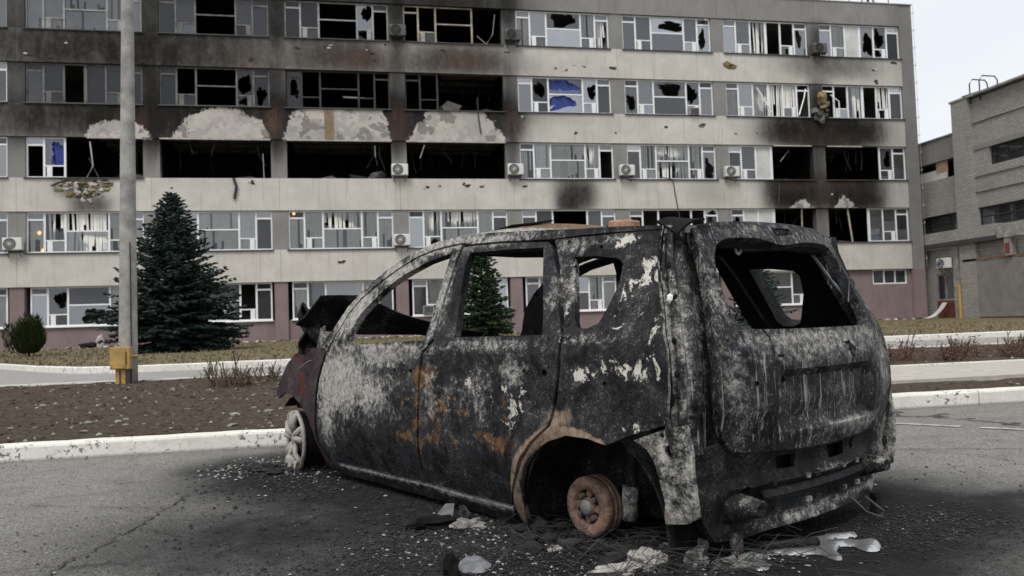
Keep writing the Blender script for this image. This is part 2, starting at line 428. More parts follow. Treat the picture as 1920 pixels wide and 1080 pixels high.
def c2w(x, y, z=0.0): return CAR_C + CFX * x + CLY * y + Vector((0, 0, z))
def burn_at(x, y):
    cx, cy = w2c(x, y)
    dx = max(-0.75 - cx, 0, cx - 2.95); dy = max(abs(cy) - 0.85, 0)
    d = math.hypot(dx, dy) + 0.34 * mnoise.noise(Vector((x * 1.1, y * 1.1, 3))) + 0.12 * mnoise.noise(Vector((x * 4, y * 4, 7)))
    s = math.exp(-(max(d, 0) / 0.60) ** 2.0)
    for (bx, by, sx, sy, k) in ((-0.25, 3.9, 0.95, 0.85, 0.72), (0.45, 3.3, 1.0, 0.5, 0.95), (-0.6, 5.3, 0.5, 0.55, 0.75), (2.55, 3.15, 0.45, 0.4, 0.95), (1.7, 2.7, 0.7, 0.35, 0.75), (3.05, 3.5, 0.8, 0.14, 0.8)):
        s = max(s, k * math.exp(-(((x - bx) / sx) ** 2 + ((y - by) / sy) ** 2)))
    g = 0
    for (bx, by, sx, sy, k) in ((-0.62, 5.85, 0.4, 0.4, 1.0), (0.55, 3.55, 0.5, 0.35, 0.75), (0.2, 4.3, 0.5, 0.5, 0.35), (0.2, 3.35, 0.5, 0.3, 0.6), (1.2, 3.0, 0.6, 0.2, 0.5), (2.35, 3.1, 0.4, 0.3, 0.35), (-0.1, 5.0, 0.35, 0.5, 0.3)):
        g = max(g, k * math.exp(-(((x - bx) / sx) ** 2 + ((y - by) / sy) ** 2)))
    return s, g
asphalt = ground_mat()
xs = np.concatenate([np.linspace(-30, -4, 14)[:-1], np.linspace(-4, -2, 11)[:-1], np.arange(-2, 3.6, 0.055), np.linspace(3.6, 7, 30)[:-1], np.linspace(7, 45, 16)])
ys = np.concatenate([np.linspace(-14, 1.6, 12)[:-1], np.arange(1.6, 6.88, 0.055), [6.89]])
gb = MB(); cols = []
for x in xs:
    for y in ys:
        z = 0.004 * mnoise.noise(Vector((x * 2.2, y * 2.2, 0))) if 1.6 < y < 6.6 and -3 < x < 5 else 0
        gb.v.append((x, y, z)); s, g = burn_at(x, y); cols.append((s, g, 0, 1))
ny = len(ys)
for i in range(len(xs) - 1):
    for j in range(ny - 1):
        a = i * ny + j; gb.f.append((a, a + ny, a + ny + 1, a + 1)); gb.mi.append(0)
park = kind(gb.build('parking_lot', asphalt, smooth=True)); set_attr(park, 'burn', cols)
g2 = MB(); g2.add([(-600, -600, -0.06), (700, -600, -0.06), (700, 600, -0.06), (-600, 600, -0.06)], [(0, 1, 2, 3)])
kind(g2.build('ground', simple('far_earth', (0.12, 0.11, 0.09), 0.95, 0.2, 0.2, obj=False)))

def soil_mat():
    m, nt, b = new_mat('dry_soil'); p = POS(nt)
    n1 = NOISE(nt, p, 1.4, 7, 0.65); n2 = NOISE(nt, p, 14, 8, 0.72); n3 = NOISE(nt, p, 60, 4, 0.7)
    c = RAMP(nt, n2, [(0.30, (0.022, 0.0165, 0.012)), (0.5, (0.072, 0.056, 0.043)), (0.70, (0.145, 0.118, 0.093))])
    c = MIX(nt, M(nt, 'MULTIPLY', STEP(nt, n1, 0.4, 0.7), 0.5), c, (0.075, 0.060, 0.047))
    c = MIX(nt, M(nt, 'MULTIPLY', STEP(nt, n3, 0.66, 0.72), 0.7), c, (0.24, 0.22, 0.19))
    put(nt, b.inputs['Base Color'], c); b.inputs['Roughness'].default_value = 0.97; b.inputs['Specular IOR Level'].default_value = 0.1
    BUMP(nt, b, M(nt, 'ADD', n2, M(nt, 'MULTIPLY', n3, 0.4)), 0.9, 0.04); return m
def bed_z(x, y):
    z = 0.135 + 0.055 * min(1, (y - 7.03) / 7.4)
    e = min(1, (y - 7.03) / 0.25)
    z += e * (0.022 * mnoise.noise(Vector((x * 1.7, y * 1.7, 1))) + 0.016 * mnoise.noise(Vector((x * 6, y * 6, 2))))
    if x > 1.5 and 7.6 < y < 9.95: z = min(z, 0.15)
    return z
gb = MB(); xs = np.concatenate([np.linspace(-30, -7, 24)[:-1], np.arange(-7, 13, 0.11), np.linspace(13, 45, 30)]); ys = np.concatenate([np.arange(7.03, 10.5, 0.08), np.arange(10.5, 14.62, 0.16)])
for x in xs:
    for y in ys: gb.v.append((x, y, bed_z(x, y)))
ny = len(ys)
for i in range(len(xs) - 1):
    for j in range(ny - 1):
        a = i * ny + j; gb.f.append((a, a + ny, a + ny + 1, a + 1)); gb.mi.append(0)
soil = soil_mat()
kind(gb.build('flower_bed', soil, smooth=True))
paving = simple('pale_path_concrete', (0.36, 0.335, 0.30), 0.92, 0.18, 6, obj=False, bump=0.3)
gb = MB(); gb.box(1.5, 45, 7.85, 9.8, 0.0, 0.185); kind(gb.build('footpath', paving))
road_m = simple('grey_road_asphalt', (0.235, 0.23, 0.22), 0.9, 0.14, 4, obj=False, bump=0.3)
gb = MB(); gb.add([(-40, 14.55, 0.17), (60, 14.55, 0.17), (60, 30, 0.18), (-40, 30, 0.18)], [(0, 1, 2, 3)]); kind(gb.build('service_road', road_m))

def whitewash():
    m, nt, b = new_mat('whitewashed_kerb'); p = POS(nt)
    n1 = NOISE(nt, p, 2.5, 7, 0.7); n2 = NOISE(nt, p, 22, 7, 0.7, 0.4)
    c = RAMP(nt, n1, [(0.3, (0.54, 0.52, 0.48)), (0.7, (0.74, 0.72, 0.675))])
    ch = STEP(nt, M(nt, 'ADD', n2, M(nt, 'MULTIPLY', n1, 0.75)), 0.985, 1.02)
    c = MIX(nt, M(nt, 'MULTIPLY', STEP(nt, NOISE(nt, p, 7, 8, .7), .52, .7), .45), c, (0.33, 0.31, 0.28))
    c = MIX(nt, ch, c, (0.17, 0.16, 0.145))
    sx = nt.nodes.new('ShaderNodeSeparateXYZ'); nt.links.new(p, sx.inputs[0])
    low = M(nt, 'SUBTRACT', 1.0, STEP(nt, M(nt, 'ADD', sx.outputs[2], M(nt, 'MULTIPLY', n2, 0.03)), 0.012, 0.05))
    c = MIX(nt, M(nt, 'MULTIPLY', low, 0.75), c, (0.10, 0.092, 0.085))
    put(nt, b.inputs['Base Color'], c); b.inputs['Roughness'].default_value = 0.9; b.inputs['Specular IOR Level'].default_value = 0.2
    BUMP(nt, b, M(nt, 'SUBTRACT', n2, M(nt, 'MULTIPLY', ch, 0.6)), 0.5, 0.01); return m
kerb_m = whitewash()
def kerb_line(name, pts, z0, z1, w, step, rng, off=0.0):
    """a kerb of separate stones along a polyline"""
    root = bpy.data.objects.new(name, None); COL.objects.link(root); kind(root); ABS[root.name] = Vector((0, 0, 0))
    seg = []; 
    for a, b in zip(pts[:-1], pts[1:]):
        a = Vector(a + (0,)); b = Vector(b + (0,)); L = (b - a).length; n = max(1, round(L / step))
        for k in range(n): seg.append((a.lerp(b, k / n), a.lerp(b, (k + 1) / n)))
    for a, b in seg:
        t = (b - a).normalized(); nn = Vector((-t.y, t.x, 0)); L = (b - a).length - 0.012; nu = max(2, int(L / 0.12)) if a.x > -4 and a.y < 8 and b.x < 9 else 3
        c = 0.022; prof = [(0, z0 - 0.1), (0, z1 - c), (c * .35, z1 - c * .3), (c, z1), (w - c, z1), (w, z1 - c), (w, z0 - 0.1)]
        jz = rng.uniform(-0.006, 0.006); jy = rng.uniform(-0.006, 0.006); mb = MB()
        for i in range(nu + 1):
            q = a + t * (0.006 + L * i / nu)
            for (d, z) in prof:
                wv = 0.005 * mnoise.noise(Vector((q.x * 5, d * 30, z * 20)))
                mb.v.append((q.x + nn.x * (d + jy + wv), q.y + nn.y * (d + jy + wv), z + jz + wv * 0.8))
        m = len(prof)
        for i in range(nu):
            for j in range(m - 1):
                k = i * m + j; mb.f.append((k, k + m, k + m + 1, k + 1)); mb.mi.append(0)
        mb.f.append(tuple(range(m))[::1]); mb.mi.append(0); mb.f.append(tuple(nu * m + k for k in range(m))[::-1]); mb.mi.append(0)
        mb.build('kerb_stone', kerb_m, root)
    return root
R0 = random.Random(5)
kerb_line('kerb', [(-27.05, 6.86), (45, 6.86)], 0, 0.14, 0.17, 3.0, R0)
KP = [(-34, 27.2), (-13, 26.4), (-9.8, 24.6), (-7.9, 21.6), (-6.1, 19.1), (-5.0, 18.45), (-3.0, 18.5), (45, 18.5)]
kerb_line('kerb', KP, 0.17, 0.32, 0.2, 3.0, R0)
gb = MB(); gb.box(-30, 45, 14.5, 14.62, 0.1, 0.212); kind(gb.build('bed_edging', kerb_m))
gb = MB(); gb.box(1.5, 45, 9.8, 9.9, 0.05, 0.2); kind(gb.build('path_edging', kerb_m))

def lawn_mat():
    m, nt, b = new_mat('winter_lawn'); p = POS(nt)
    n1 = NOISE(nt, p, 0.35, 6, 0.65); n2 = NOISE(nt, p, 6, 7, 0.75); n3 = NOISE(nt, p, 1.6, 6, 0.6)
    c = RAMP(nt, n2, [(0.25, (0.07, 0.058, 0.034)), (0.5, (0.165, 0.137, 0.082)), (0.75, (0.25, 0.215, 0.14))])
    c = MIX(nt, M(nt, 'MULTIPLY', STEP(nt, n3, 0.45, 0.65), 0.65), c, (0.085, 0.085, 0.035))
    c = MIX(nt, M(nt, 'MULTIPLY', STEP(nt, n1, 0.5, 0.7), 0.5), c, (0.10, 0.075, 0.05))
    put(nt, b.inputs['Base Color'], c); b.inputs['Roughness'].default_value = 0.97; b.inputs['Specular IOR Level'].default_value = 0.05
    BUMP(nt, b, n2, 0.8, 0.08); return m
lawn_m = lawn_mat()
def kp_y(x):
    for a, b in zip(KP[:-1], KP[1:]):
        if a[0] <= x <= b[0]: return a[1] + (b[1] - a[1]) * (x - a[0]) / (b[0] - a[0]) + 0.19
    return 18.7
def lawn_z(y): return 0.295 + 0.185 * max(0, (y - 18.5)) / 22.9
gb = MB(); xs = np.concatenate([np.arange(-33, -4, 0.5), np.arange(-4, 45, 1.0)]); nv = 30
for x in xs:
    y0 = kp_y(x)
    for j in range(nv + 1):
        y = y0 + (42 - y0) * j / nv; gb.v.append((x, y, lawn_z(y) + 0.02 * mnoise.noise(Vector((x, y, 0)))))
for i in range(len(xs) - 1):
    for j in range(nv):
        a = i * (nv + 1) + j; gb.f.append((a, a + nv + 1, a + nv + 2, a + 1)); gb.mi.append(0)
kind(gb.build('lawn', lawn_m, smooth=True))
gm = simple('dry_grass', (0.16, 0.137, 0.082), 0.95, 0.5, 3, obj=False)
rg = random.Random(3); gb = MB()
for k in range(16000):
    x = rg.uniform(-17, 26); y0 = kp_y(x); y = y0 + (41 - y0) * rg.random() ** 1.6
    z = lawn_z(y); h = rg.uniform(0.03, 0.085); a = rg.random() * PI; w = rg.uniform(0.02, 0.05)
    dx, dy = math.cos(a) * w, math.sin(a) * w
    gb.add([(x - dx, y - dy, z - 0.01), (x + dx, y + dy, z - 0.01), (x + rg.uniform(-.05, .05), y + rg.uniform(-.05, .05), z + h)], [(0, 1, 2)])
kind(tag(gb.build('lawn_grass', gm), 'short dry yellow grass tufts on the lawn in front of the building', 'grass'), 'stuff')
mb = MB(); RC = random.Random(6)
def crack_line(pts, w):
    P = []
    for a, b in zip(pts[:-1], pts[1:]):
        for k in range(14): t = k / 14; P.append((a[0] + (b[0] - a[0]) * t + RC.gauss(0, .012), a[1] + (b[1] - a[1]) * t + RC.gauss(0, .012)))
    L = []
    for i, p in enumerate(P):
        q = P[min(i + 1, len(P) - 1)]; o = P[max(i - 1, 0)]; d = Vector((q[0] - o[0], q[1] - o[1])); d.normalize(); ww = w * RC.uniform(.2, 1.0)
        L.append(((p[0] - d.y * ww, p[1] + d.x * ww, .006), (p[0] + d.y * ww, p[1] - d.x * ww, .006)))
    for a, b in zip(L[:-1], L[1:]): mb.add([a[0], a[1], b[1], b[0]], [(0, 1, 2, 3)])
crack_line([(-.98, 5.05), (-1.03, 4.7), (-1.08, 4.25), (-1.2, 3.75), (-1.25, 3.2)], .008); crack_line([(-1.08, 4.25), (-.8, 4.0), (-.6, 3.5)], .004); crack_line([(2.9, 5.6), (3.6, 4.9), (4.4, 4.6)], .006); crack_line([(-3.2, 5.4), (-2.2, 5.2), (-1.03, 4.7)], .004)
kind(mb.build('asphalt_crack', simple('crack_black', (.055, .053, .05), .95, .3, 9, obj=False, spec=.05)))
line_m = simple('worn_line_paint', (0.34, 0.33, 0.30), 0.85, 0.35, 9, obj=False)
gb = MB()
for k in range(9):
    x0, y0 = 4.35 + (5.15 - 4.35) * k / 9, 6.05 + (5.1 - 6.05) * k / 9
    if k in (4,): continue
    gb.add([(x0, y0, 0.006), (x0 + 0.085, y0 - 0.1, 0.006), (x0 + 0.155, y0 - 0.06, 0.006), (x0 + 0.07, y0 + 0.04, 0.006)], [(0, 1, 2, 3)])
kind(gb.build('parking_line', line_m))

# ================================================================== the burnt office building
YF, X0, BW, WW = 41.352, -15.187, 6.0, 5.227
Z0, SH, WH = 17.824, 3.603, 1.986
XE, XWE = 32.9, 32.05
BASE = 0.42
def xl(b): return X0 + BW * (b - 1)
def zt(r): return Z0 - SH * r
SOOT = [(-9, 14.0, 9.5, 3.6, .22), (-1, 13.0, 10.5, 2.2, .18), (26.6, 9.6, 3.2, 3.4, .22), (26.5, 8.0, 2.6, .9, .5), (26.6, 11.45, 3.4, .9, .35), (-.5, 12.1, 9.5, .5, .4), (2.4, 14.75, 6.4, .6, .3), (-7.82, 17.01, 10.48, 1.62, 0.55), (-13.36, 14.95, 4.72, 1.04, 0.62), (-8.34, 14.99, 2.99, 1.07, 0.55), (-12, 13, 6, 2, .3), (-5.34, 15.09, 1.53, 1.09, 0.2), (-0.37, 15.12, 2.4, 0.98, 0.42), (5.99, 15.05, 2.5, 0.9, 0.5), (5.54, 17.9, 3.7, 0.86, 0.7), (-0.27, 17.77, 3.23, 0.56, 0.5), (-3.64, 16.66, 0.36, 1.65, 0.4), (2.46, 16.91, 0.39, 1.98, 0.5), (8.49, 17.45, 0.47, 1.74, 0.4), (-3.71, 13.23, 0.42, 1.37, 0.45), (2.42, 13.25, 0.44, 1.4, 0.3), (8.41, 13.25, 0.41, 1.44, 0.3), (-9.56, 13.22, 0.39, 1.59, 0.45), (-14.86, 11.41, 2.08, 1.16, 0.6), (-11.33, 11.54, 1.92, 1.04, 0.85), (-9.41, 11.24, 0.98, 1.06, 0.6), (-6.63, 11.55, 3.27, 1.21, 1), (-3.74, 11.6, 0.91, 1.09, 0.45), (-0.53, 11.66, 3.46, 1.25, 1.0), (2.38, 11.71, 0.82, 1.12, 0.4), (5.48, 11.76, 3.1, 1.28, 1.0), (8.3, 11.81, 0.81, 1.15, 0.5), (-9.59, 10.18, 0.34, 0.79, 0.3), (-3.64, 10.25, 0.31, 0.82, 0.4), (2.35, 10.45, 0.33, 0.84, 0.4), (8.38, 9.95, 0.35, 1.14, 0.3), (-12.8, 8.21, 1.06, 0.52, 0.55), (-12.34, 7.3, 0.94, 0.42, 0.55), (11.84, 7.8, 1.14, 0.93, 0.7), (11.37, 7.22, 0.6, 0.58, 0.5), (24.43, 7.94, 1.5, 1.16, 1.0), (28.66, 7.79, 1.89, 1.19, 0.95), (26.42, 7.79, 0.85, 0.93, 0.35), (25.3, 11.48, 2.35, 0.87, 0.95), (28.7, 11.44, 2.07, 0.88, 0.95), (26.64, 11.5, 1.36, 0.93, 0.45), (27.58, 15.43, 3.1, 0.94, 0.42), (26.76, 16.82, 0.69, 0.94, 0.5), (26.56, 13.21, 0.68, 1.25, 0.6), (26.37, 9.79, 0.47, 1.23, 0.35), (26.33, 6.1, 0.47, 1.23, 0.15), (19.55, 7.94, 1.28, 0.9, 0.12), (32.29, 13.13, 1.07, 9.59, 0.12), (-22, 14, 5, 6, 0.4)]
BROWN = [(2.4, 14.6, 5.5, .5, .4), (26.6, 10.9, 3.0, .4, .35), (26.6, 8.4, 3.0, .35, .4), (0.17, 14.86, 1.61, 0.56, 0.9), (5.98, 14.99, 1.71, 0.72, 0.9), (-5.22, 14.82, 1.28, 0.54, 0.35), (-3.75, 11.41, 0.51, 0.87, 0.9), (2.38, 11.52, 0.49, 0.9, 0.9), (8.44, 11.53, 0.52, 0.87, 0.6), (-10.02, 11.09, 0.29, 0.66, 0.7), (-11.22, 10.95, 1.21, 0.37, 0.4), (26.45, 11.34, 0.85, 0.77, 0.4), (26.52, 8.25, 0.47, 0.99, 0.6), (24.45, 8.25, 1.16, 0.42, 0.4), (28.16, 8.24, 1.2, 0.44, 0.3), (25.16, 15.36, 1.35, 0.62, 0.2), (-2.51, 14.5, 0.79, 0.33, 0.4), (3.72, 15.26, 0.83, 0.57, 0.3)]
PEEL = [[(-8.7, 10.55), (-8.45, 10.95), (-8.1, 11.35), (-7.9, 11.75), (-7.37, 11.8), (-7.1, 12.1), (-6.17, 12.2), (-5.4, 12.1), (-4.9, 11.75), (-4.39, 11.6), (-4.2, 11.2), (-3.98, 10.6)], [(-3.4, 10.55), (-3.15, 11.2), (-2.96, 11.95), (-2.3, 12.3), (1.5, 12.3), (1.72, 11.9), (1.9, 11.7), (1.85, 11.3), (2.08, 10.6)], [(2.82, 10.55), (3.2, 11.0), (3.35, 11.5), (3.75, 11.6), (3.95, 12.3), (6.9, 12.3), (7.1, 11.8), (7.4, 11.75), (7.55, 11.3), (7.9, 11.1), (8.08, 10.6)], [(-12.67, 10.48), (-12.31, 11.17), (-11.59, 11.41), (-10.38, 11.46), (-9.78, 10.97), (-9.47, 10.52)], [(24.3, 6.96), (24.72, 7.33), (25.23, 7.54), (25.56, 7.32), (25.84, 6.96)], [(27.05, 6.95), (27.48, 7.32), (27.78, 7.81), (28.11, 7.44), (28.7, 7.0)]]
def wear(x, z):
    s = 0.0
    for (cx, cz, hx, hz, k) in SOOT:
        u, v = abs(x - cx) / hx, abs(z - cz) / hz
        if u < 2 and v < 2: s = 1 - (1 - s) * (1 - k * math.exp(-(u ** 3 + v ** 3)))
    g = 0.0
    for (cx, cz, hx, hz, k) in BROWN:
        u, v = abs(x - cx) / hx, abs(z - cz) / hz
        if u < 2 and v < 2: g = max(g, k * math.exp(-(u ** 3 + v ** 3)))
    p = 0.0
    for L in PEEL:
        if min(q[0] for q in L) - 1 < x < max(q[0] for q in L) + 1 and min(q[1] for q in L) - 1 < z < max(q[1] for q in L) + 1:
            p = max(p, max(0, min(1, 0.52 + sdist((x, z), L) / 0.5)))
    return (s, g, p, 1)
bld = thing('office_building', 'long five storey office block with burnt out and smashed windows behind the lawn', 'building', ((X0 - 12 + XE) / 2, YF + 7, BASE))
def wall_rect(name, x0, x1, z0, z1, yf, depth, mat, parent=bld, res=0.16):
    nx = max(1, int((x1 - x0) / res)); nz = max(1, int((z1 - z0) / res)); mb = MB()
    mb.grid(lambda u, v: (x0 + (x1 - x0) * u, yf, z0 + (z1 - z0) * v), nx, nz)
    cols = [wear(v[0], v[2]) for v in mb.v]
    n = len(mb.v)
    mb.add([(x, y, z) for x in (x0, x1) for y in (yf, yf + depth) for z in (z0, z1)], [(0, 1, 3, 2), (4, 6, 7, 5), (0, 4, 6, 2)[::-1], (1, 3, 7, 5)[::-1], (2, 6, 7, 3)])
    cols += [wear(v[0], v[2]) for v in mb.v[n:]]
    o = mb.build(name, mat, parent); set_attr(o, 'wear', cols); return o
BAYS = range(-1, 9)
for b in BAYS:
    a, c = xl(b) - 0.387 + 0.006, (XWE if b == 8 else xl(b) + 5.613 - 0.006)
    wall_rect('wall_panel', a, c, zt(0), 19.12, YF - 0.05, 0.4, MAT['grey'])
    for r in range(1, 4): wall_rect('wall_panel', a, c, zt(r), zt(r - 1) - WH, YF - 0.05, 0.4, MAT['cream'])
    wall_rect('wall_panel', a, c, 3.43, zt(3) - WH, YF - 0.05, 0.4, MAT['cream'])
    for r in range(4):
        if b < 8: wall_rect('pier', xl(b) + WW, xl(b + 1), zt(r) - WH, zt(r), YF, 0.4, MAT['grey'])
    wall_rect('plinth', a, c, BASE - 0.3, 1.52, YF + 0.16, 0.3, MAT['pink'], res=0.5)
    if b < 8:
        wall_rect('pilaster', xl(b) + WW + 0.05, xl(b + 1) - 0.08, BASE - 0.3, 3.43, YF + 0.02, 0.4, MAT['pink'], res=0.4)
wall_rect('corner_column', XWE + 0.003, XE, 3.38, 19.14, YF - 0.02, 0.6, MAT['grey'], res=0.4)
wall_rect('corner_column', XWE + 0.003, XE, BASE - 0.3, 3.38, YF - 0.02, 0.6, MAT['pink'], res=0.4)
mb = MB(); mb.box(XE - 0.4, XE - 0.002, YF + 0.585, 55, BASE - 0.3, 19.1); mb.box(-27.6, -27.2, YF + 0.2, 55, BASE - 0.3, 19.1); mb.box(-27.2, XE - 0.4, 54.6, 55, BASE - 0.3, 19.1)
mb.build('outer_wall', MAT['grey'], bld)
mb = MB(); mb.box(-27.1, XE - 0.41, YF + 0.36, 54.5, 18.5, 18.8); mb.build('roof', MAT['sill'], bld)
mb = MB(); mb.box(-27.6, XE + 0.04, YF - 0.09, YF + 0.4, 19.122, 19.18); mb.build('parapet_cap', MAT['grey_frame'], bld)

# rooms behind the windows
BURNT = {(0, 4), (1, 2), (1, 3), (1, 4), (2, 2), (2, 3), (2, 4), (2, 8), (3, 8), (0, 3), (0, 2), (3, 5), (2, 7), (3, 7), (2, 1)}
mb = MB()
for r in range(5):
    for b in BAYS:
        a, c = xl(b) - 0.3, xl(b) + 5.53
        if b == 8: c = XE - 0.45
        z1 = (zt(r) + 0.35) if r < 4 else 3.7; z0 = z1 - 3.3
        y0, y1 = YF + 0.345, YF + 5.5; mi = 1 if (r, b) in BURNT else 0
        mb.add([(a, y0, z0), (c, y0, z0), (c, y1, z0), (a, y1, z0), (a, y0, z1), (c, y0, z1), (c, y1, z1), (a, y1, z1)],
               [(0, 1, 2, 3), (7, 6, 5, 4), (3, 2, 6, 7), (0, 3, 7, 4), (2, 1, 5, 6)], mi)
mb.build('room_interior', [MAT['room'], MAT['char']], bld)

# windows: the frame is the part, its panes, blinds and sill the sub-parts
RW = random.Random(11)
ROWS = 'At Am Bt Bb Ct Cb Dt Db Et Em'.split()
def star(cx, cz, rx, rz, rng, n=None):
    n = n or rng.choice((20, 26, 32)); a1, a2, a3 = rng.random() * 6, rng.random() * 6, rng.random() * 6; out = []
    for k in range(n):
        t = 2 * PI * k / n; q = (.80 + .28 * math.sin(t + a1) + .16 * math.sin(2 * t + a2) + .13 * math.sin(3 * t + a3)) * rng.uniform(.86, 1.12)
        out.append((cx + rx * math.cos(t) * q, cz + rz * math.sin(t) * q))
    return out
def pane(win, x0, x1, z0, z1, ch, y):
    if ch in 'mk-': 
        pass
    elif ch in 'ghsxbcfy':
        w, h = x1 - x0, z1 - z0; mat = MAT['sootglass'] if ch in 'sy' else MAT['clearglass'] if ch in 'cx' else MAT['glass']
        outer = [(x0, z0), (x1, z0), (x1, z1), (x0, z1)]; holes = []
        if ch in 'hxby':
            k = RW.uniform(0.28, 0.46) if ch != 'b' else .52
            hs = star(x0 + w * RW.uniform(.38, .62), z0 + h * RW.uniform(.40, .66), w * k * 1.1, h * min(k * 1.2, .5), RW)
            holes = [[(min(max(a, x0 + .012), x1 - .012), min(max(c, z0 + .012), z1 - .012)) for a, c in hs]]
        v, t = cdt(outer, holes, None, False) if holes else (outer, [(0, 1, 2, 3)])
        if holes:                                            # shards still held by the putty, pointing into the hole
            hh = holes[0]; cx = sum(q[0] for q in hh) / len(hh); cz = sum(q[1] for q in hh) / len(hh); v = list(v); t = list(t)
            for _ in range(RW.randint(1, 3)):
                i = RW.randrange(len(hh)); p, q = hh[i], hh[(i + 1) % len(hh)]; g = RW.uniform(.2, .5); o = len(v)
                v += [p, q, (p[0] + (cx - p[0]) * g, p[1] + (cz - p[1]) * g)]; t.append((o, o + 1, o + 2))
        ty, tx = RW.uniform(-0.010, 0.010), RW.uniform(-0.010, 0.010)
        mb = MB(); mb.add([(p[0], y + tx * (p[0] - x0) + ty * (p[1] - z0), p[1]) for p in v], t); mb.build('pane', mat, win)
    elif ch == 'p':
        mb = MB(); mb.box(x0, x1, y - 0.01, y + 0.02, z0, z1); mb.build('infill_panel', MAT['panel'], win)
    if ch in 'cxk':
        mb = MB(); n = max(2, int((x1 - x0) / 0.1)); fall = RW.random()
        for k in range(n):
            if RW.random() < (0.18 if ch != 'c' else 0.08): continue
            xx = x0 + (x1 - x0) * (k + .5) / n; a = RW.uniform(0.02, 0.4); d = 0.05; sw = RW.uniform(-.05, .05) if ch != 'c' else 0
            zb = z0 - 0.05 if RW.random() < 0.85 else z0 + (z1 - z0) * RW.uniform(0, .5)
            mb.add([(xx - d * math.cos(a) + sw, y + 0.07 - d * math.sin(a), zb), (xx + d * math.cos(a) + sw, y + 0.07 + d * math.sin(a), zb), (xx + d * math.cos(a), y + 0.07 + d * math.sin(a), z1 + .03), (xx - d * math.cos(a), y + 0.07 - d * math.sin(a), z1 + .03)], [(0, 1, 2, 3)])
        if mb.v: mb.build('blind', MAT['greyblind'] if win.get('grey') else MAT['blind'], win)
    if ch == 'b':
        mb = MB(); mb.grid(lambda u, v: (x0 + (x1 - x0) * (0.02 + .9 * u), y + 0.10 + 0.05 * math.sin(u * 17 + v * 3), z0 + (z1 - z0) * v), 14, 5)
        mb.build('blue_curtain', MAT['blue'], win, smooth=True)
    if ch == 'f':
        mb = MB(); mb.add([(x0, y + 0.012, z0), (x1, y + 0.012, z0), (x1, y + 0.012, z0 + (z1 - z0) * .45), (x0, y + 0.012, z0 + (z1 - z0) * .45)], [(0, 1, 2, 3)]); mb.build('frosted_film', MAT['film'], win)
def window(x0, z1, w, h, spec, typ=1, mat='white', keep=(0.0, 1.0), grey=False, ground=False):
    y = YF + (0.10 if not ground else 0.2); t = 0.075; mb = MB()
    z0 = z1 - h; X = lambda f: x0 + w * f; Z = lambda f: z1 - h * f
    L = [0, .15, .325, .695, .85, 1.0] if typ == 1 else [0, .15, .32, .505, .68, .845, 1.0]
    def vb(f, a, b, wd=t):
        if keep[0] - 1e-3 <= f <= keep[1] + 1e-3:
            xc = min(max(X(f), x0 + wd / 2), x0 + w - wd / 2); mb.box(xc - wd / 2, xc + wd / 2, y, y + 0.07, Z(b), Z(a))
    def hb(z, a, b, wd=t, e=0.0):
        a = max(a, keep[0]); b = min(b, keep[1])
        if b - a > 0.02: mb.box(X(a) + t * .5, X(b) - t * .5, y + 0.004 + e, y + 0.066 - e, z - wd / 2, z + wd / 2)
    for i, f in enumerate(L): vb(f, 0, 1, t * (1.25 if 0 < i < len(L) - 1 else 1) * (1.6 if typ == 2 and i == 3 else 1))
    hb(Z(0) - t / 2, 0, 1); hb(Z(1) + t / 2, 0, 1)
    n = len(L) - 1
    hb(Z(.19), 0, L[1], .09, .003); hb(Z(.19), L[n - 1], 1, .09, .003)
    hb(Z(.70), L[1], L[2], .06, .003); hb(Z(.70), L[n - 2], L[n - 1], .06, .003)
    if typ == 1: hb(Z(.47), L[2], L[3], .07, .003)
    for (a, b) in ((L[1], L[2]), (L[n - 2], L[n - 1])):       # the small white service panels
        f = a + .25 * (b - a) if a < .5 else b - .25 * (b - a)
        if keep[0] <= f <= keep[1] and mat != 'black_frame': mb.box(X(f) - w * .022, X(f) + w * .022, y + 0.008, y + 0.06, Z(.98), Z(.715))
    win = mb.build('window', MAT[mat], bld); 
    if grey: win['grey'] = 1
    e = t * .6
    if typ == 1: cells = [(L[0], L[1], 0, .19), (L[0], L[1], .19, 1), (L[1], L[2], 0, .7), (L[1], L[2], .7, 1), (L[2], L[3], 0, .47), (L[2], L[3], .47, 1), (L[3], L[4], 0, .7), (L[3], L[4], .7, 1), (L[4], L[5], 0, .19), (L[4], L[5], .19, 1)]
    else: cells = [(L[0], L[1], 0, .19), (L[0], L[1], .19, 1), (L[1], L[2], 0, .7), (L[1], L[2], .7, 1), (L[2], L[3], 0, 1), (L[3], L[4], 0, 1), (L[4], L[5], 0, .7), (L[4], L[5], .7, 1), (L[5], L[6], 0, .19), (L[5], L[6], .19, 1)]
    for (a, b, c, d), ch in zip(cells, spec):
        if a < keep[0] - .02 or b > keep[1] + .02: continue
        pane(win, X(a) + e * .6, X(b) - e * .6, Z(d) + e * .5, Z(c) - e * .5, ch, y + 0.035)
    mb = MB(); mb.box(x0 - .06, x0 + w + .06, YF - 0.13 + (0.18 if ground else 0), y + 0.0, z0 - 0.05, z0 - 0.003); mb.build('window_sill', MAT['white'] if ground else MAT['sill'], win)
    return win
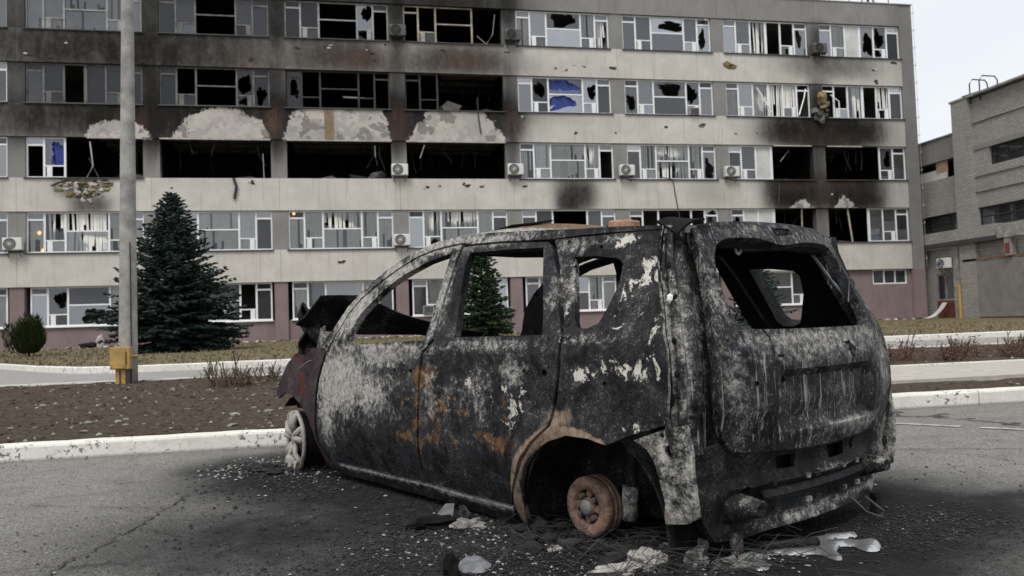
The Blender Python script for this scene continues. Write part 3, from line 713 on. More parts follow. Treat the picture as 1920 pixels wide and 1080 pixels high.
SPEC = {
 (0, 0): ('gggggggggg', 1, 'grey_frame'), (0, 1): ('cccccccccc', 1, 'grey_frame', (0, 1), True), (0, 2): ('ssggmmgsss', 1, 'sooty_frame'), (0, 3): ('sssgmmhysm', 1, 'grey_frame'),
 (0, 4): ('mmmgmm----', 1, 'tan_frame', (0, .70)), (0, 5): ('gcgghgcggx', 1, 'white'), (0, 6): ('gggghggggh', 1, 'white'), (0, 7): ('ggggxmmhgh', 2, 'white'), (0, 8): ('ggccphhhgs', 2, 'white'),
 (1, 0): ('gggggggggg', 1, 'white'), (1, 1): ('sgssmssgss', 2, 'sooty_frame'), (1, 2): ('ssmsmmyysy', 1, 'sooty_frame'), (1, 3): ('symmmmmmmm', 1, 'black_frame'), (1, 4): ('mmmmmm--mm', 1, 'black_frame', (0, .335)),
 (1, 5): ('gghgbbhggg', 1, 'white'), (1, 6): ('ghgghghggg', 1, 'white'), (1, 7): ('gcggxkkgmm', 2, 'white'), (1, 8): ('mmmgxmkkgg', 2, 'white'),
 (2, 0): ('gggggggggg', 1, 'white'), (2, 1): ('gmbmb-----', 1, 'white', (0, .335)), (2, 5): ('gcccccxcgm', 1, 'white'), (2, 6): ('ggccxxccgh', 1, 'white'), (2, 7): ('ggggp-----', 2, 'white', (0, .505)), (2, 8): ('------hfgf', 2, 'white', (.68, 1)),
 (3, 0): ('gggggggggg', 1, 'white'), (3, 1): ('gcxckxccgc', 1, 'white'), (3, 2): ('ggggccccgg', 1, 'white'), (3, 3): ('gcccxcccgc', 1, 'white'), (3, 4): ('ggxhxcccgg', 1, 'white'), (3, 5): ('ghggmmgggh', 1, 'white'),
 (3, 6): ('ghmmmmmmhh', 1, 'white'), (3, 7): ('ghppp-----', 2, 'white', (0, .505)), (3, 8): ('-----ffgff', 2, 'white', (.505, 1)),
 (4, 0): ('gcgggggggc', 1, 'white'), (4, 1): ('gghgghcggg', 1, 'white'), (4, 2): ('ggccggmmgg', 1, 'white'), (4, 3): ('gcggcgccgg', 1, 'white'), (4, 4): ('ggcccccggg', 1, 'white'), (4, 5): ('ggccggccgc', 1, 'white'), (4, 6): ('gggghgccgg', 1, 'white'), (4, 7): ('ggccgggggg', 1, 'white')}
for (r, b), s in SPEC.items():
    if r < 4: window(xl(b), zt(r) - 0.01, WW, WH - 0.02, s[0], s[1], s[2], s[3] if len(s) > 3 else (0, 1), len(s) > 4)
    else: window(xl(b) + .12, 3.43, WW - .2, 1.9, s[0], s[1], s[2], ground=True)
# the small strip window at the right end of the ground floor, set into solid wall
wall_rect('plinth', xl(8) - .38, 29.55, 1.523, 3.43, YF + 0.16, 0.3, MAT['pink'], res=0.5)
wall_rect('plinth', 31.8, XWE, 1.523, 3.43, YF + 0.16, 0.3, MAT['pink'], res=0.5)
wall_rect('plinth', 29.553, 31.797, 1.523, 2.56, YF + 0.16, 0.3, MAT['pink'], res=0.5)
mb = MB()
for k in range(4): mb.box(29.56 + k * .72, 29.64 + k * .72, YF + .2, YF + .27, 2.57, 3.42)
mb.box(29.56, 31.8, YF + .196, YF + .266, 2.565, 2.64); mb.box(29.56, 31.8, YF + .196, YF + .266, 3.35, 3.42)
sw = mb.build('window', MAT['white'], bld)
for k in range(3):
    mb = MB(); mb.add([(29.64 + k * .72, YF + .23, 2.64), (30.28 + k * .72, YF + .23, 2.64), (30.28 + k * .72, YF + .23, 3.35), (29.64 + k * .72, YF + .23, 3.35)], [(0, 1, 2, 3)]); mb.build('pane', MAT['glass'], sw)
# pale lintel edges over the gutted openings, hanging strips and loose bars
for b, f0, f1 in ((2, 0, 1), (3, 0, 1), (4, 0, 1), (1, .52, 1)):
    x = xl(b); mb = MB(); mb.box(x + WW * f0, x + WW * f1, YF - 0.075, YF + 0.05, zt(2) - 0.07, zt(2) - 0.003); mb.build('lintel_strip', MAT['rubble'], bld)
for b, r, f0, f1 in ((7, 2, .52, .98), (8, 2, .02, .45)):
    x = xl(b); mb = MB(); mb.box(x + WW * f0, x + WW * f1, YF - 0.07, YF + 0.05, zt(r) - 0.06, zt(r) - 0.003); mb.build('lintel_strip', MAT['rubble'], bld)
def bent_bar(pts, r, mat, name='loose_bar'):
    mb = MB(); mb.tube([(p[0], p[1], p[2]) for p in pts], r, 5); return mb.build(name, mat, bld)
bent_bar([(-4.35, YF + .1, 9.9), (-4.3, YF + .1, 8.0)], .025, MAT['grey_frame'])
bent_bar([(1.2, YF + .02, 10.35), (1.22, YF, 9.75)], .02, MAT['grey_frame'])
bent_bar([(3.75, YF, 10.4), (3.5, YF - .02, 9.7)], .02, MAT['rubble'])
bent_bar([(6.6, YF - .1, 12.95), (6.62, YF - .12, 11.9), (6.72, YF - .1, 11.05)], .035, MAT['black_frame'])
bent_bar([(-5.75, YF - .1, 8.62), (-5.62, YF - .14, 8.2), (-5.73, YF - .1, 7.6)], .07, MAT['black_frame'])
bent_bar([(16.6, YF - .1, 8.75), (17.35, YF - .15, 8.62), (17.45, YF - .15, 7.8), (17.7, YF - .1, 6.4)], .03, MAT['sill'], 'hanging_cable')
bent_bar([(23.8, YF - .08, 8.62), (23.65, YF - .1, 6.97)], .04, MAT['black_frame'], 'hanging_cable')
bent_bar([(7.7, YF + .05, 17.5), (7.55, YF + .05, 16.4), (7.2, YF + .05, 15.9)], .02, MAT['grey_frame'])
bent_bar([(6.7, YF + .05, 16.3), (7.2, YF + .05, 15.88)], .025, MAT['tan_frame'])
bent_bar([(24.0, YF + .1, 9.7), (24.7, YF + .3, 10.4)], .02, MAT['grey_frame'])
bent_bar([(22.7, YF - .02, 13.9), (23.5, YF - .1, 12.5)], .05, MAT['white'])
bent_bar([(25.55, YF - .1, 13.3), (25.2, YF - .12, 12.35)], .04, MAT['white'])
bent_bar([(25.75, YF, 13.9), (25.55, YF - .12, 13.3)], .035, MAT['white'])
bent_bar([(27.3, YF - .02, 13.6), (27.75, YF - .15, 13.2), (27.78, YF - .12, 12.3)], .035, MAT['white'])
bent_bar([(25.2, YF + .1, 7.0), (25.15, YF + .1, 5.05)], .05, MAT['tan_frame']); bent_bar([(28.1, YF + .1, 7.0), (28.3, YF + .05, 5.05)], .06, MAT['tan_frame'])
bent_bar([(-12.35, YF + .02, 10.4), (-12.2, YF - .05, 9.2), (-12.6, YF - .02, 8.45)], .035, MAT['rubble']); bent_bar([(-12.4, YF, 9.6), (-11.9, YF, 8.5)], .03, MAT['black_frame'])
mb = MB(); mb.box(-1.3, -.85, YF - .085, YF - .052, 10.62, 12.25); mb.build('hanging_board', simple('scorched_board', (0.20, 0.14, 0.09), .9, .4, 2, obj=False), bld)
GM = simple('charred_scrap', (.06, .058, .055), .9, .6, 3, obj=False)
for (b, f0, f1, r) in ((1, .55, .97, 2), (2, .02, .98, 2), (3, .02, .98, 2), (4, .02, .98, 2), (7, .52, .97, 2), (8, .02, .6, 2), (4, .4, .98, 1), (7, .52, .97, 3), (8, .03, .48, 3)):
    mb = MB()
    for k in range(13):
        x = xl(b) + WW * RW.uniform(f0, f1); y = YF + RW.uniform(.5, 3.2); z1 = zt(r) + .3; z0 = zt(r) - WH - .6
        if RW.random() < .55: mb.tube([(x, y, z1), (x + RW.uniform(-.2, .2), y, z1 - RW.uniform(.3, 1.0)), (x + RW.uniform(-.5, .5), y, z1 - RW.uniform(.7, 1.7))], RW.uniform(.01, .03), 4)
        else: mb.blob((x, y, z0 + RW.uniform(.1, .9)), RW.uniform(.2, .6), RW, .6, (1.3, 1, .8))
    for k in range(3): mb.box(xl(b) + WW * f0, xl(b) + WW * f1, YF + 1.2 + k * 1.3, YF + 1.4 + k * 1.3, zt(r) + .12, zt(r) + .34)
    kind(mb.build('charred_wreckage', GM, bld), 'stuff')
# ragged ceiling rail hanging in a burnt window
bent_bar([(-.35, YF + .3, 12.92), (.75, YF + .3, 12.88)], .05, MAT['grey_frame'], 'lamp_rail'); 
# blast scars: small broken craters in the panels
HOLES = [(10.9, 14.68), (11.55, 14.64), (11.95, 14.83), (12.55, 14.79), (14.15, 14.78), (21.04, 15.02), (21.4, 15.15), (19.33, 11.7), (21.31, 11.27), (-0.62, 4.41), (6.75, 8.2), (9.05, 8.23), (3.8, 8.17), (5.9, 8.31), (19.67, 17.63), (-2.63, 15.38), (-2.5, 15.27), (-1.04, 15.43), (1.24, 15.18), (1.85, 15.62), (0.97, 15.28), (1.31, 14.81), (4.9, 15.38), (8.28, 15.41), (-4.85, 14.64), (-15.1, 14.62), (-13.94, 14.48), (-9.99, 14.37), (-13.42, 15.1), (30.29, 15.2), (30.42, 14.41), (14.22, 11.17), (11.96, 11.14), (17.02, 11.57), (-8.66, 8.16), (-4.96, 8.43), (9.03, 11.96), (22.61, 11.29), (4.36, 8.23), (31.55, 15.62), (27.03, 7.78)]
scar_d = simple('crater_dark', (0.03, 0.026, 0.022), .95, .5, 6, obj=False); 
for k, (x, z) in enumerate(HOLES):
    mb = MB(); s = RW.uniform(.06, .15) * (1.8 if k in (5, 6, 7, 9) else 1)
    for q in range(RW.randint(2, 4)): mb.blob((x + RW.uniform(-s, s) * 1.2, YF - .052, z + RW.uniform(-s, s) * .6), s * RW.uniform(.5, 1), RW, .5, (1.2, .3, .7), 0 if RW.random() < .75 else 1)
    mb.build('blast_scar', [scar_d, MAT['ochre'] if k in (5, 6, 7) else MAT['rubble']], bld)
# the big torn patch under the first burnt bay: insulation showing
mb = MB()
for k in range(70): mb.blob((-12.6 + RW.uniform(-1.25, 1.2), YF - .055, 8.4 + RW.uniform(-.16, .16) - .25 * RW.random() ** 2), RW.uniform(.04, .15), RW, .6, (1.7, .25, .6), RW.choices([0, 1, 2], [.5, .3, .2])[0])
for k in range(46): mb.blob((-12.45 + RW.gauss(0, .33), YF - .06, 7.85 + RW.gauss(0, .2)), RW.uniform(.04, .16), RW, .6, (1.1, .35, .9), RW.choices([0, 1, 2], [.15, .5, .35])[0])
mb.build('torn_insulation', [MAT['ochre'], MAT['rubble'], scar_d], bld)['kind'] = 'stuff'
lm = bpy.data.materials.new('glow_spot'); lm.use_nodes = True; bs = lm.node_tree.nodes['Principled BSDF']; bs.inputs['Emission Color'].default_value = (1, .45, .14, 1); bs.inputs['Emission Strength'].default_value = 2.2; bs.inputs['Base Color'].default_value = (.8, .5, .3, 1)
for (x, z) in ((-14.66, 6.02), (-14.5, 5.18), (-2.92, 6.88)):  # orange glowing spots at the panes, built as emissive blobs on added cords
    mb = MB(); mb.tube([(x, YF + .19, z), (x, YF + .19, zt(3) + .3)], .006, 4); c = mb.build('spot_cord', MAT['grey_frame'], bld)
    mb = MB(); mb.blob((x, YF + .19, z), .075, RW, .05, (1, .6, 1.1), 0, 2); mb.build('glow_spot', lm, c, True)
# roof railing and lightning wire
mb = MB()
for x in np.arange(22.5, 32.9, 1.3): mb.tube([(x, YF + .2, 19.15), (x, YF + .2, 20.0)], .025, 5)
mb.tube([(21, YF + .2, 19.98), (32.8, YF + .2, 19.98)], .022, 5); mb.tube([(21, YF + .2, 19.6), (32.8, YF + .2, 19.6)], .015, 5)
mb.tube([(30.0, YF + 1, 19.1), (30.8, YF + 1, 20.3), (31.6, YF + 1, 19.1)], .05, 5); mb.tube([(30.8, YF + 1, 19), (30.8, YF + 1, 22)], .06, 6); mb.build('roof_railing', MAT['dark_metal'], bld)
mb = MB(); mb.tube([(XE + .22, YF + .1, 19.3), (XE + .22, YF + .1, 3.5)], .012, 4)
for z in np.arange(4, 19.4, 1.05): mb.tube([(XE - .01, YF + .1, z), (XE + .24, YF + .1, z), (XE + .27, YF + .1, z + .1)], .018, 4)
mb.build('lightning_wire', MAT['galv'], bld)

# ------------------------------------------------------------------ air conditioners
def make_ac(label, x, z, mats, group='air conditioners on the piers', y=YF):
    t = thing('air_conditioner', label, 'air conditioner', (x, y, z), 0, group)
    mb = MB(); mb.box(x - .42, x + .42, y - .42, y - .1, z - .29, z + .29); c = mb.build('casing', mats[0], t)
    bv = c.modifiers.new('edge', 'BEVEL'); bv.width = .03; bv.segments = 2
    mb = MB(); mb.lathe([(0.0, -.012), (.05, -.012), (.06, 0), (.24, .004), (.25, -.012), (.27, -.012), (.275, .01)], (x - .1, y - .425, z), 'y', 20); f = mb.build('fan_grille', mats[1], t)
    mb = MB()
    for k in range(9):
        a = k * PI / 9; mb.tube([(x - .1 - .25 * math.cos(a), y - .445, z - .25 * math.sin(a)), (x - .1 + .25 * math.cos(a), y - .445, z + .25 * math.sin(a))], .006, 4)
    mb.build('guard', mats[0], f)
    for s in (-.28, .28):
        mb = MB(); mb.box(x + s - .025, x + s + .025, y - .44, y - .002, z - .34, z - .292); mb.tube([(x + s, y - .4, z - .34), (x + s, y - .02, z - .6)], .02, 4); mb.build('bracket', mats[1], t)
    return t
WM = [simple('ac_white', (.60, .60, .58), .5, .12, 4), simple('ac_dark', (.05, .05, .05), .6, .3, 6)]
SM = [simple('ac_sooty', (.085, .083, .08), .8, .4, 4), simple('ac_black', (.018, .018, .018), .8, .3, 6)]
a0 = make_ac('white air conditioner below the torn brown pier between the two blackest openings', 2.42, 9.05, WM)
ap = {c.name.split('.')[0] for c in a0.children}
dup(a0, (8.49, YF, 9.1), label='white air conditioner right of the gutted third floor opening, beside white curtains')
dup(a0, (14.66, YF, 9.08), label='white air conditioner between a teal casement and a smashed curtained window')
dup(a0, (20.8, YF, 9.04), label='white air conditioner left of the half burnt window under the tall soot stain')
dup(a0, (2.45, YF, 5.43), label='white air conditioner above the car hood between two windows with vertical blinds')
dup(a0, (-15.63, YF, 5.45), label='white air conditioner at the left end of the first floor beside torn blinds')
dup(a0, (-9.82, YF, 5.38), label='white air conditioner half hidden behind the left spruce crown')
a1 = make_ac('soot blackened air conditioner on the top floor pier left of the burnt tan framed window', 2.5, 16.32, SM)
dup(a1, (8.58, YF, 16.31), label='soot blackened air conditioner on the top floor pier right of the tan framed window')
dup(a1, (26.6, YF, 16.22), label='soot blackened air conditioner on the top floor pier near the right corner')
for (x, z, l, y) in ((18.78, 12.45, 'small window air conditioner in the corner of a second floor window', YF + .05), (3.72, 1.85, 'small grey window air conditioner seen through the front door window', YF + .15), (7.9, 1.65, 'small grey window air conditioner beside the tree behind the car', YF + .15)):
    t = thing('window_air_conditioner', l, 'air conditioner', (x, y, z - .2), 0, 'small window air conditioners')
    mb = MB(); mb.box(x - .27, x + .27, y - .25, y + .2, z - .2, z + .2); mb.build('casing', MAT['grey_frame'], t)
    mb = MB()
    for k in range(6): mb.box(x - .23, x + .23, y - .265, y - .25, z - .16 + k * .055, z - .135 + k * .055)
    mb.build('grille', SM[1], t)
t = thing('torn_cladding', 'crumpled grey cladding with yellow insulation hanging on the pier below the soot', 'debris', (26.5, YF - .1, 12.0))
mb = MB()
for k in range(14): mb.blob((26.55 + RW.uniform(-.4, .45), YF - .18 + RW.uniform(-.1, .05), 12.75 + RW.uniform(-.75, .35)), RW.uniform(.16, .34), RW, .6, (1, .6, .9), RW.choice([0, 0, 1]))
mb.build('cladding', [MAT['sooty_frame'], MAT['black_frame']], t)
mb = MB(); mb.blob((26.62, YF - .28, 13.35), .33, RW, .3, (1, .7, 1), 0, 2); mb.blob((26.7, YF - .3, 12.8), .2, RW, .3, (1.3, .6, .7)); mb.build('insulation', simple('singed_wool', (.20, .15, .06), .95, .45, 5, obj=False, bump=.5), t)

# ================================================================== the brick building on the right
def brick_mat(name, c1, c2, mortar):
    m, nt, b = new_mat(name); p = POS(nt)
    sx = nt.nodes.new('ShaderNodeSeparateXYZ'); nt.links.new(p, sx.inputs[0])
    cb = nt.nodes.new('ShaderNodeCombineXYZ'); put(nt, cb.inputs[0], M(nt, 'ADD', sx.outputs[1], sx.outputs[0])); nt.links.new(sx.outputs[2], cb.inputs[1])
    br = nt.nodes.new('ShaderNodeTexBrick'); nt.links.new(cb.outputs[0], br.inputs['Vector'])
    br.inputs['Color1'].default_value = c1 + (1,); br.inputs['Color2'].default_value = c2 + (1,); br.inputs['Mortar'].default_value = mortar + (1,)
    br.inputs['Scale'].default_value = 1.0; br.inputs['Brick Width'].default_value = .27; br.inputs['Row Height'].default_value = .10; br.inputs['Mortar Size'].default_value = .014; br.inputs['Bias'].default_value = 0.0
    n1 = NOISE(nt, p, .8, 7, .65); n2 = NOISE(nt, p, 6, 6, .7)
    c = MIX(nt, M(nt, 'MULTIPLY', STEP(nt, n1, .45, .75), .45), br.outputs[0], tuple(x * .45 for x in c1))
    c = MIX(nt, M(nt, 'MULTIPLY', STEP(nt, n2, .55, .7), .4), c, tuple(x * .5 for x in c1))
    put(nt, b.inputs['Base Color'], c); b.inputs['Roughness'].default_value = .93
    BUMP(nt, b, M(nt, 'SUBTRACT', n2, br.outputs[1]), .6, .03); return m
MAT['brick'] = brick_mat('pale_silicate_brick', (.37, .36, .335), (.29, .28, .26), (.15, .145, .135))
XB = 33.5
bb = thing('brick_building', 'pale brick industrial building with dark strip windows at the right', 'building', (XB + 5, 36, .45))
mb = MB(); mb.box(XB, XB + 10, 37.7, 39.0, .2, 12.5); mb.box(XB, XB + 10, 22, 37.698, 9.6, 12.45); mb.box(XB, XB + 10, 22, 37.698, 6.45, 8.6); mb.box(XB, XB + 10, 22, 37.698, .2, 5.4)
mb.box(XB, XB + .4, 36.7, 37.698, 8.602, 9.598); mb.box(XB + .6, XB + 10, 22, 37.698, 8.602, 9.598, 1); mb.box(XB + .6, XB + 10, 22, 37.698, 5.402, 6.448, 1)
mb.box(XB + .3, XB + 10, 39.002, 48, .2, 5.45); mb.box(XB + .3, XB + 10, 39.002, 48, 6.5, 8.6); mb.box(XB + 1.2, XB + 10, 39.002, 48, 5.452, 6.498, 1); mb.box(XB + 1.2, XB + 10, 39.002, 48, 8.602, 9.648, 1)
mb.build('wall', [MAT['brick'], MAT['char']], bb)
mb = MB(); mb.box(XB + .28, XB + 10, 39.002, 48, 9.65, 10.97); mb.build('rendered_wall', MAT['grey'], bb)
mb = MB(); mb.box(XB - .3, XB - .002, 37.75, 38.95, .3, 12.52); mb.build('corner_pier', MAT['brick'], bb)
mb = MB(); mb.box(XB - .34, XB + 10.1, 21.9, 39.05, 12.523, 12.63); mb.box(XB + .2, XB + 10, 39.055, 48.1, 10.973, 11.04); mb.build('roof_edge', MAT['grey_frame'], bb)
for z in (11.1, 8.15, 7.3):
    mb = MB(); mb.box(XB - .07, XB - .003, 22, 37.74, z, z + .12); mb.build('brick_band', MAT['brick'], bb)
mb = MB(); mb.box(XB - .05, XB - .003, 22, 37.74, 9.6, 9.85); mb.build('window_lintel', MAT['grey'], bb)
def strip_window(y0, y1, z0, z1, n, X):
    mb = MB()
    for k in range(n + 1):
        y = y0 + (y1 - y0) * k / n; mb.box(X, X + .08, y - .045, y + .045, z0, z1)
    for z in (z0 + .04, (z0 + z1) / 2, z1 - .04): mb.box(X + .005, X + .075, y0, y1, z - .04, z + .04)
    w = mb.build('window', MAT['dark_metal'], bb)
    for k in range(n):
        for (a, b) in ((z0, (z0 + z1) / 2), ((z0 + z1) / 2, z1)):
            if RW.random() < .12: continue
            ya, yb = y0 + (y1 - y0) * k / n + .05, y0 + (y1 - y0) * (k + 1) / n - .05
            mb = MB(); tl = RW.uniform(-.02, .02); mb.add([(X + .04, ya, a + .05), (X + .04, yb, a + .05), (X + .04 + tl, yb, b - .05), (X + .04 + tl, ya, b - .05)], [(0, 3, 2, 1)]); mb.build('pane', MAT['glass'], w)
strip_window(30.4, 36.68, 8.61, 9.59, 6, XB + .12); strip_window(29.8, 37.66, 5.41, 6.44, 7, XB + .12); strip_window(39.05, 43.2, 5.46, 6.49, 3, XB + .45)
mb = MB(); mb.box(XB + .4, XB + .46, 40.3, 41.2, 8.61, 9.64); mb.build('board', simple('orange_board', (.36, .25, .17), .9, .3, 2, obj=False), bb)
mb = MB(); mb.box(XB + .4, XB + .47, 41.2, 42.6, 8.61, 9.2); mb.box(XB + .38, XB + .45, 40.3, 42, 8.605, 8.95); mb.build('board', MAT['panel'], bb)
mb = MB(); mb.box(XB - .45, XB - .303, 36.1, 42.4, 4.78, 5.42); mb.box(XB - .3, XB - .004, 36.1, 36.3, 4.78, 5.42); mb.build('canopy_parapet', MAT['brick'], bb)
mb = MB(); mb.box(XB - .5, XB - .005, 36.05, 42.5, 4.55, 4.775); mb.build('canopy_slab', MAT['sill'], bb)
mb = MB(); mb.box(XB - .5, XB - .302, 34.0, 36.0, 4.6, 5.25); mb.box(XB - .45, XB - .1, 35.2, 35.6, 3.65, 4.55); mb.build('canopy_bracket', MAT['concrete'], bb)
mb = MB(); mb.box(XB - .47, XB - .452, 35.25, 35.55, 3.75, 4.3); mb.build('red_sign_plate', simple('faded_red', (.18, .04, .03), .8, .2, 4, obj=False), bb)
mb = MB(); mb.box(XB - .16, XB - .004, 39.2, 39.65, .4, 4.5); mb.build('concrete_post', MAT['concrete'], bb)
mb = MB(); mb.box(XB - .06, XB + .28, 39.75, 42.5, .3, 1.5); mb.box(XB - .06, XB + .28, 41.15, 42.5, 1.502, 4.5); mb.box(XB - .06, XB + .28, 39.66, 41.148, 3.0, 4.5); mb.build('porch_wall', MAT['brick'], bb)
mb = MB(); mb.box(XB - .09, XB - .062, 39.78, 41.12, .4, 1.48); mb.build('door_panel', simple('red_brown_panel', (.12, .035, .02), .7, .4, 3, obj=False), bb)
mb = MB()
for y in (39.7, 40.42, 41.1): mb.box(XB - .03, XB + .05, y - .04, y + .04, 1.502, 2.98)
mb.box(XB - .028, XB + .048, 39.7, 41.1, 1.505, 1.57); mb.box(XB - .028, XB + .048, 39.7, 41.1, 2.91, 2.98)
w = mb.build('window', MAT['grey_frame'], bb)
for a, b in ((39.74, 40.38), (40.46, 41.06)):
    mb = MB(); mb.add([(XB + .01, a, 1.57), (XB + .01, b, 1.57), (XB + .02, b, 2.91), (XB + .02, a, 2.91)], [(0, 3, 2, 1)]); mb.build('pane', MAT['glass'], w)
t = thing('metal_gate', 'tall grey sheet metal gate with a rusty top edge beside the brick building', 'gate', (XB - .25, 36.5, .5))
gm1 = simple('grey_sheet', (.19, .19, .175), .75, .2, 2, obj=False); 
for k in range(14):
    y = 38.7 - k * .62; mb = MB(); mb.box(XB - .27 - .02 * (k % 2), XB - .2, y - .615, y, .5, 3.55); mb.build('gate_panel', gm1, t)
mb = MB(); mb.box(XB - .3, XB - .19, 30, 38.72, 3.553, 3.68); mb.build('top_rail', simple('rusty_rail', (.17, .10, .06), .9, .5, 4, obj=False), t)
t = thing('bollard', 'yellow painted post standing beside the grey metal gate', 'post', (XB - .4, 38.97, .45)); mb = MB(); mb.tube([(XB - .4, 38.97, .4), (XB - .4, 38.97, 2.35)], .09, 10); mb.build('post', MAT['yellow'], t)
mb = MB(); mb.box(XB - .47, XB - .33, 38.88, 39.06, 2.352, 2.39); mb.build('cap', MAT['yellow'], t)
a = make_ac('white air conditioner with a blue badge mounted over the doorway of the brick building', 0, 0, WM, None, 0)
a.location = (XB - .2, 39.95, 3.6); a.rotation_euler = (0, 0, -PI / 2)
mb = MB(); mb.box(-.1 - .07, -.1 + .08, -.462, -.452, -.06, .1); o = mb.build('badge', MAT['blue'], a)
t = thing('roof_ladder', 'bent dark ladder handrails over the roof edge of the brick building', 'ladder', (XB + .3, 37.3, 12.5))
for y in (37.0, 37.7):
    mb = MB(); mb.tube([(XB - .1, y, 12.2), (XB - .1, y, 13.3), (XB + .1, y, 13.55), (XB + .8, y - .1, 13.5), (XB + .95, y - .1, 13.3), (XB + .95, y - .1, 12.5)], .035, 6); mb.build('handrail', MAT['dark_metal'], t)
mb = MB(); mb.tube([(XB - .1, 37.0, 12.7), (XB - .1, 38.3, 12.75)], .03, 5); mb.build('rung', MAT['dark_metal'], t)

# ================================================================== pole, box, trees
t = thing('lamp_post', 'tall round concrete lamp post standing in the soil bed', 'lamp post', (-3.69, 14.2, .2))
mb = MB(); n = 14
mb.tube([(-3.69 + .009 * (n - i) * 0 + .0085 * (z - .2), 14.2, z) for i, z in enumerate(np.linspace(.05, 10.5, n))], [.148 - .0083 * (z - .2) for z in np.linspace(.05, 10.5, n)], 20)
mb.build('pole', MAT['concrete'], t, smooth=True)
mb = MB(); mb.tube([(-3.61, 14.06, .15), (-3.60, 14.06, .6), (-3.605, 14.065, 2.5)], .012, 5); mb.build('cable', MAT['dark_metal'], t)
mb = MB()
mb.lathe([(.158, -.02), (.158, .02)], (-3.69, 14.2, .62), 'z', 20); mb.build('strap', MAT['yellow'], t)
mb = MB(); mb.tube([(-3.64, 14.2, 10.4), (-3.6, 14.0, 10.7), (-3.55, 12.9, 10.9)], .04, 8); mb.build('lamp_arm', MAT['galv'], t)
t = thing('utility_box', 'yellow metal utility box on two short legs beside the lamp post', 'utility box', (-3.72, 13.95, .2))
mb = MB(); mb.box(-3.875, -3.575, 13.85, 14.03, .42, .78); c = mb.build('cabinet', MAT['yellow'], t); bv = c.modifiers.new('edge', 'BEVEL'); bv.width = .012; bv.segments = 2
mb = MB(); mb.box(-3.86, -3.64, 13.838, 13.848, .44, .76); mb.build('door', MAT['yellow'], t)
mb = MB(); mb.box(-3.632, -3.622, 13.835, 13.848, .5, .7); mb.build('hinge', simple('rust_streak', (.14, .06, .02), .8, .3, 9, obj=False), t)
for x in (-3.775, -3.69):
    mb = MB(); mb.box(x - .028, x + .028, 13.9, 13.96, .12, .418); mb.build('leg', MAT['yellow'], t)
mb = MB(); mb.tube([(-3.58, 13.95, .62), (-3.49, 13.98, .63)], .022, 6); mb.build('pipe', MAT['yellow'], t)

def needle_mat(name, dark, light):
    m, nt, b = new_mat(name); r = RISL(nt); p = POS(nt); n = NOISE(nt, p, 1.5, 4, .6)
    c = RAMP(nt, M(nt, 'ADD', M(nt, 'MULTIPLY', r, .7), M(nt, 'MULTIPLY', n, .35)), [(.1, dark), (.85, light)])
    put(nt, b.inputs['Base Color'], c); b.inputs['Roughness'].default_value = .75; b.inputs['Specular IOR Level'].default_value = .15; return m
bark = simple('bark', (.055, .042, .034), .95, .4, 8, obj=False, bump=.5)
def spruce(label, x, y, h, R, seed, mat, whorls=36, per=13, group='spruce trees on the lawn', tuft=1.0):
    rg = random.Random(seed); z0 = lawn_z(y); t = thing('spruce_tree', label, 'tree', (x, y, z0), 0, group)
    mb = MB(); mb.tube([(x, y, z0 - .1), (x, y, z0 + h * .5), (x, y, z0 + h * .98)], [h * .022, h * .013, .01], 8); mb.build('trunk', bark, t)
    mb = MB()
    for i in range(whorls):
        f = i / (whorls - 1); zz = z0 + h * (.035 + .95 * f)
        rr = R * (1 - f) ** .82 * (1.0 if f > .12 else .82 + 1.5 * f)
        nb = max(5, int(per * (1 - .5 * f))); ph = rg.random() * 6
        for k in range(nb):
            a = ph + 2 * PI * (k + rg.uniform(-.3, .3)) / nb; L = rr * rg.uniform(.55, 1.12) * (1 + .16 * mnoise.noise(Vector((math.cos(a) * 1.5, math.sin(a) * 1.5, f * 7 + seed)))) + .05; lift = rg.uniform(-.02, .12) + .30 * f
            if rg.random() < .10: continue
            d = Vector((math.cos(a), math.sin(a), 0)); s = Vector((-d.y, d.x, 0))
            segs = max(3, int(L / (.17 * tuft))); zb = zz + rg.uniform(-.06, .06)
            for q in range(1, segs + 1):
                u = q / segs; c = Vector((x, y, zb)) + d * (L * u) + Vector((0, 0, L * (lift * u - .34 * (1 - f) * u * u + .16 * u ** 4)))
                tl = .30 * L * (1.05 - u * .75) + .09 * tuft
                for sd in (-1, 1, 0):
                    if sd and u < .2: continue
                    e = (d * rg.uniform(.45, .9) + s * sd * rg.uniform(.5, .95) + Vector((0, 0, rg.uniform(-.25, .2)))).normalized() * tl * rg.uniform(.6, 1.1) if sd else d * .22 * tuft * rg.uniform(.7, 1.2) + Vector((0, 0, rg.uniform(-.02, .08)))
                    w = e.cross(Vector((0, 0, 1))).normalized() * .055 * tuft + Vector((0, 0, rg.uniform(-.03, .03)))
                    up = Vector((0, 0, .05 * tuft)); tip = c + e
                    mb.add([c - w * .6, c + e * .45 - w, tip, c + e * .45 + w, c + w * .6, c + e * .4 + up, c + e * .4 - up * 1.2], [(0, 1, 5), (1, 2, 5), (2, 3, 5), (3, 4, 5), (1, 6, 2), (2, 6, 3)])
    mb.build('crown', mat, t); return t
nd1 = needle_mat('spruce_needles', (.006, .011, .010), (.034, .050, .042)); nd2 = needle_mat('blue_spruce_needles', (.012, .020, .021), (.055, .075, .075)); nd3 = needle_mat('green_spruce_needles', (.008, .016, .008), (.032, .055, .024)); nd4 = needle_mat('thuja_leaves', (.012, .020, .007), (.05, .065, .022))
spruce('large dark spruce tree right behind the lamp post', -6.2, 29.5, 5.5, 2.5, 1, nd1, 46, 20, tuft=.85)
spruce('green spruce tree seen through the rear door window of the car', 5.0, 31.5, 3.7, 1.3, 2, nd3, 32, 14)
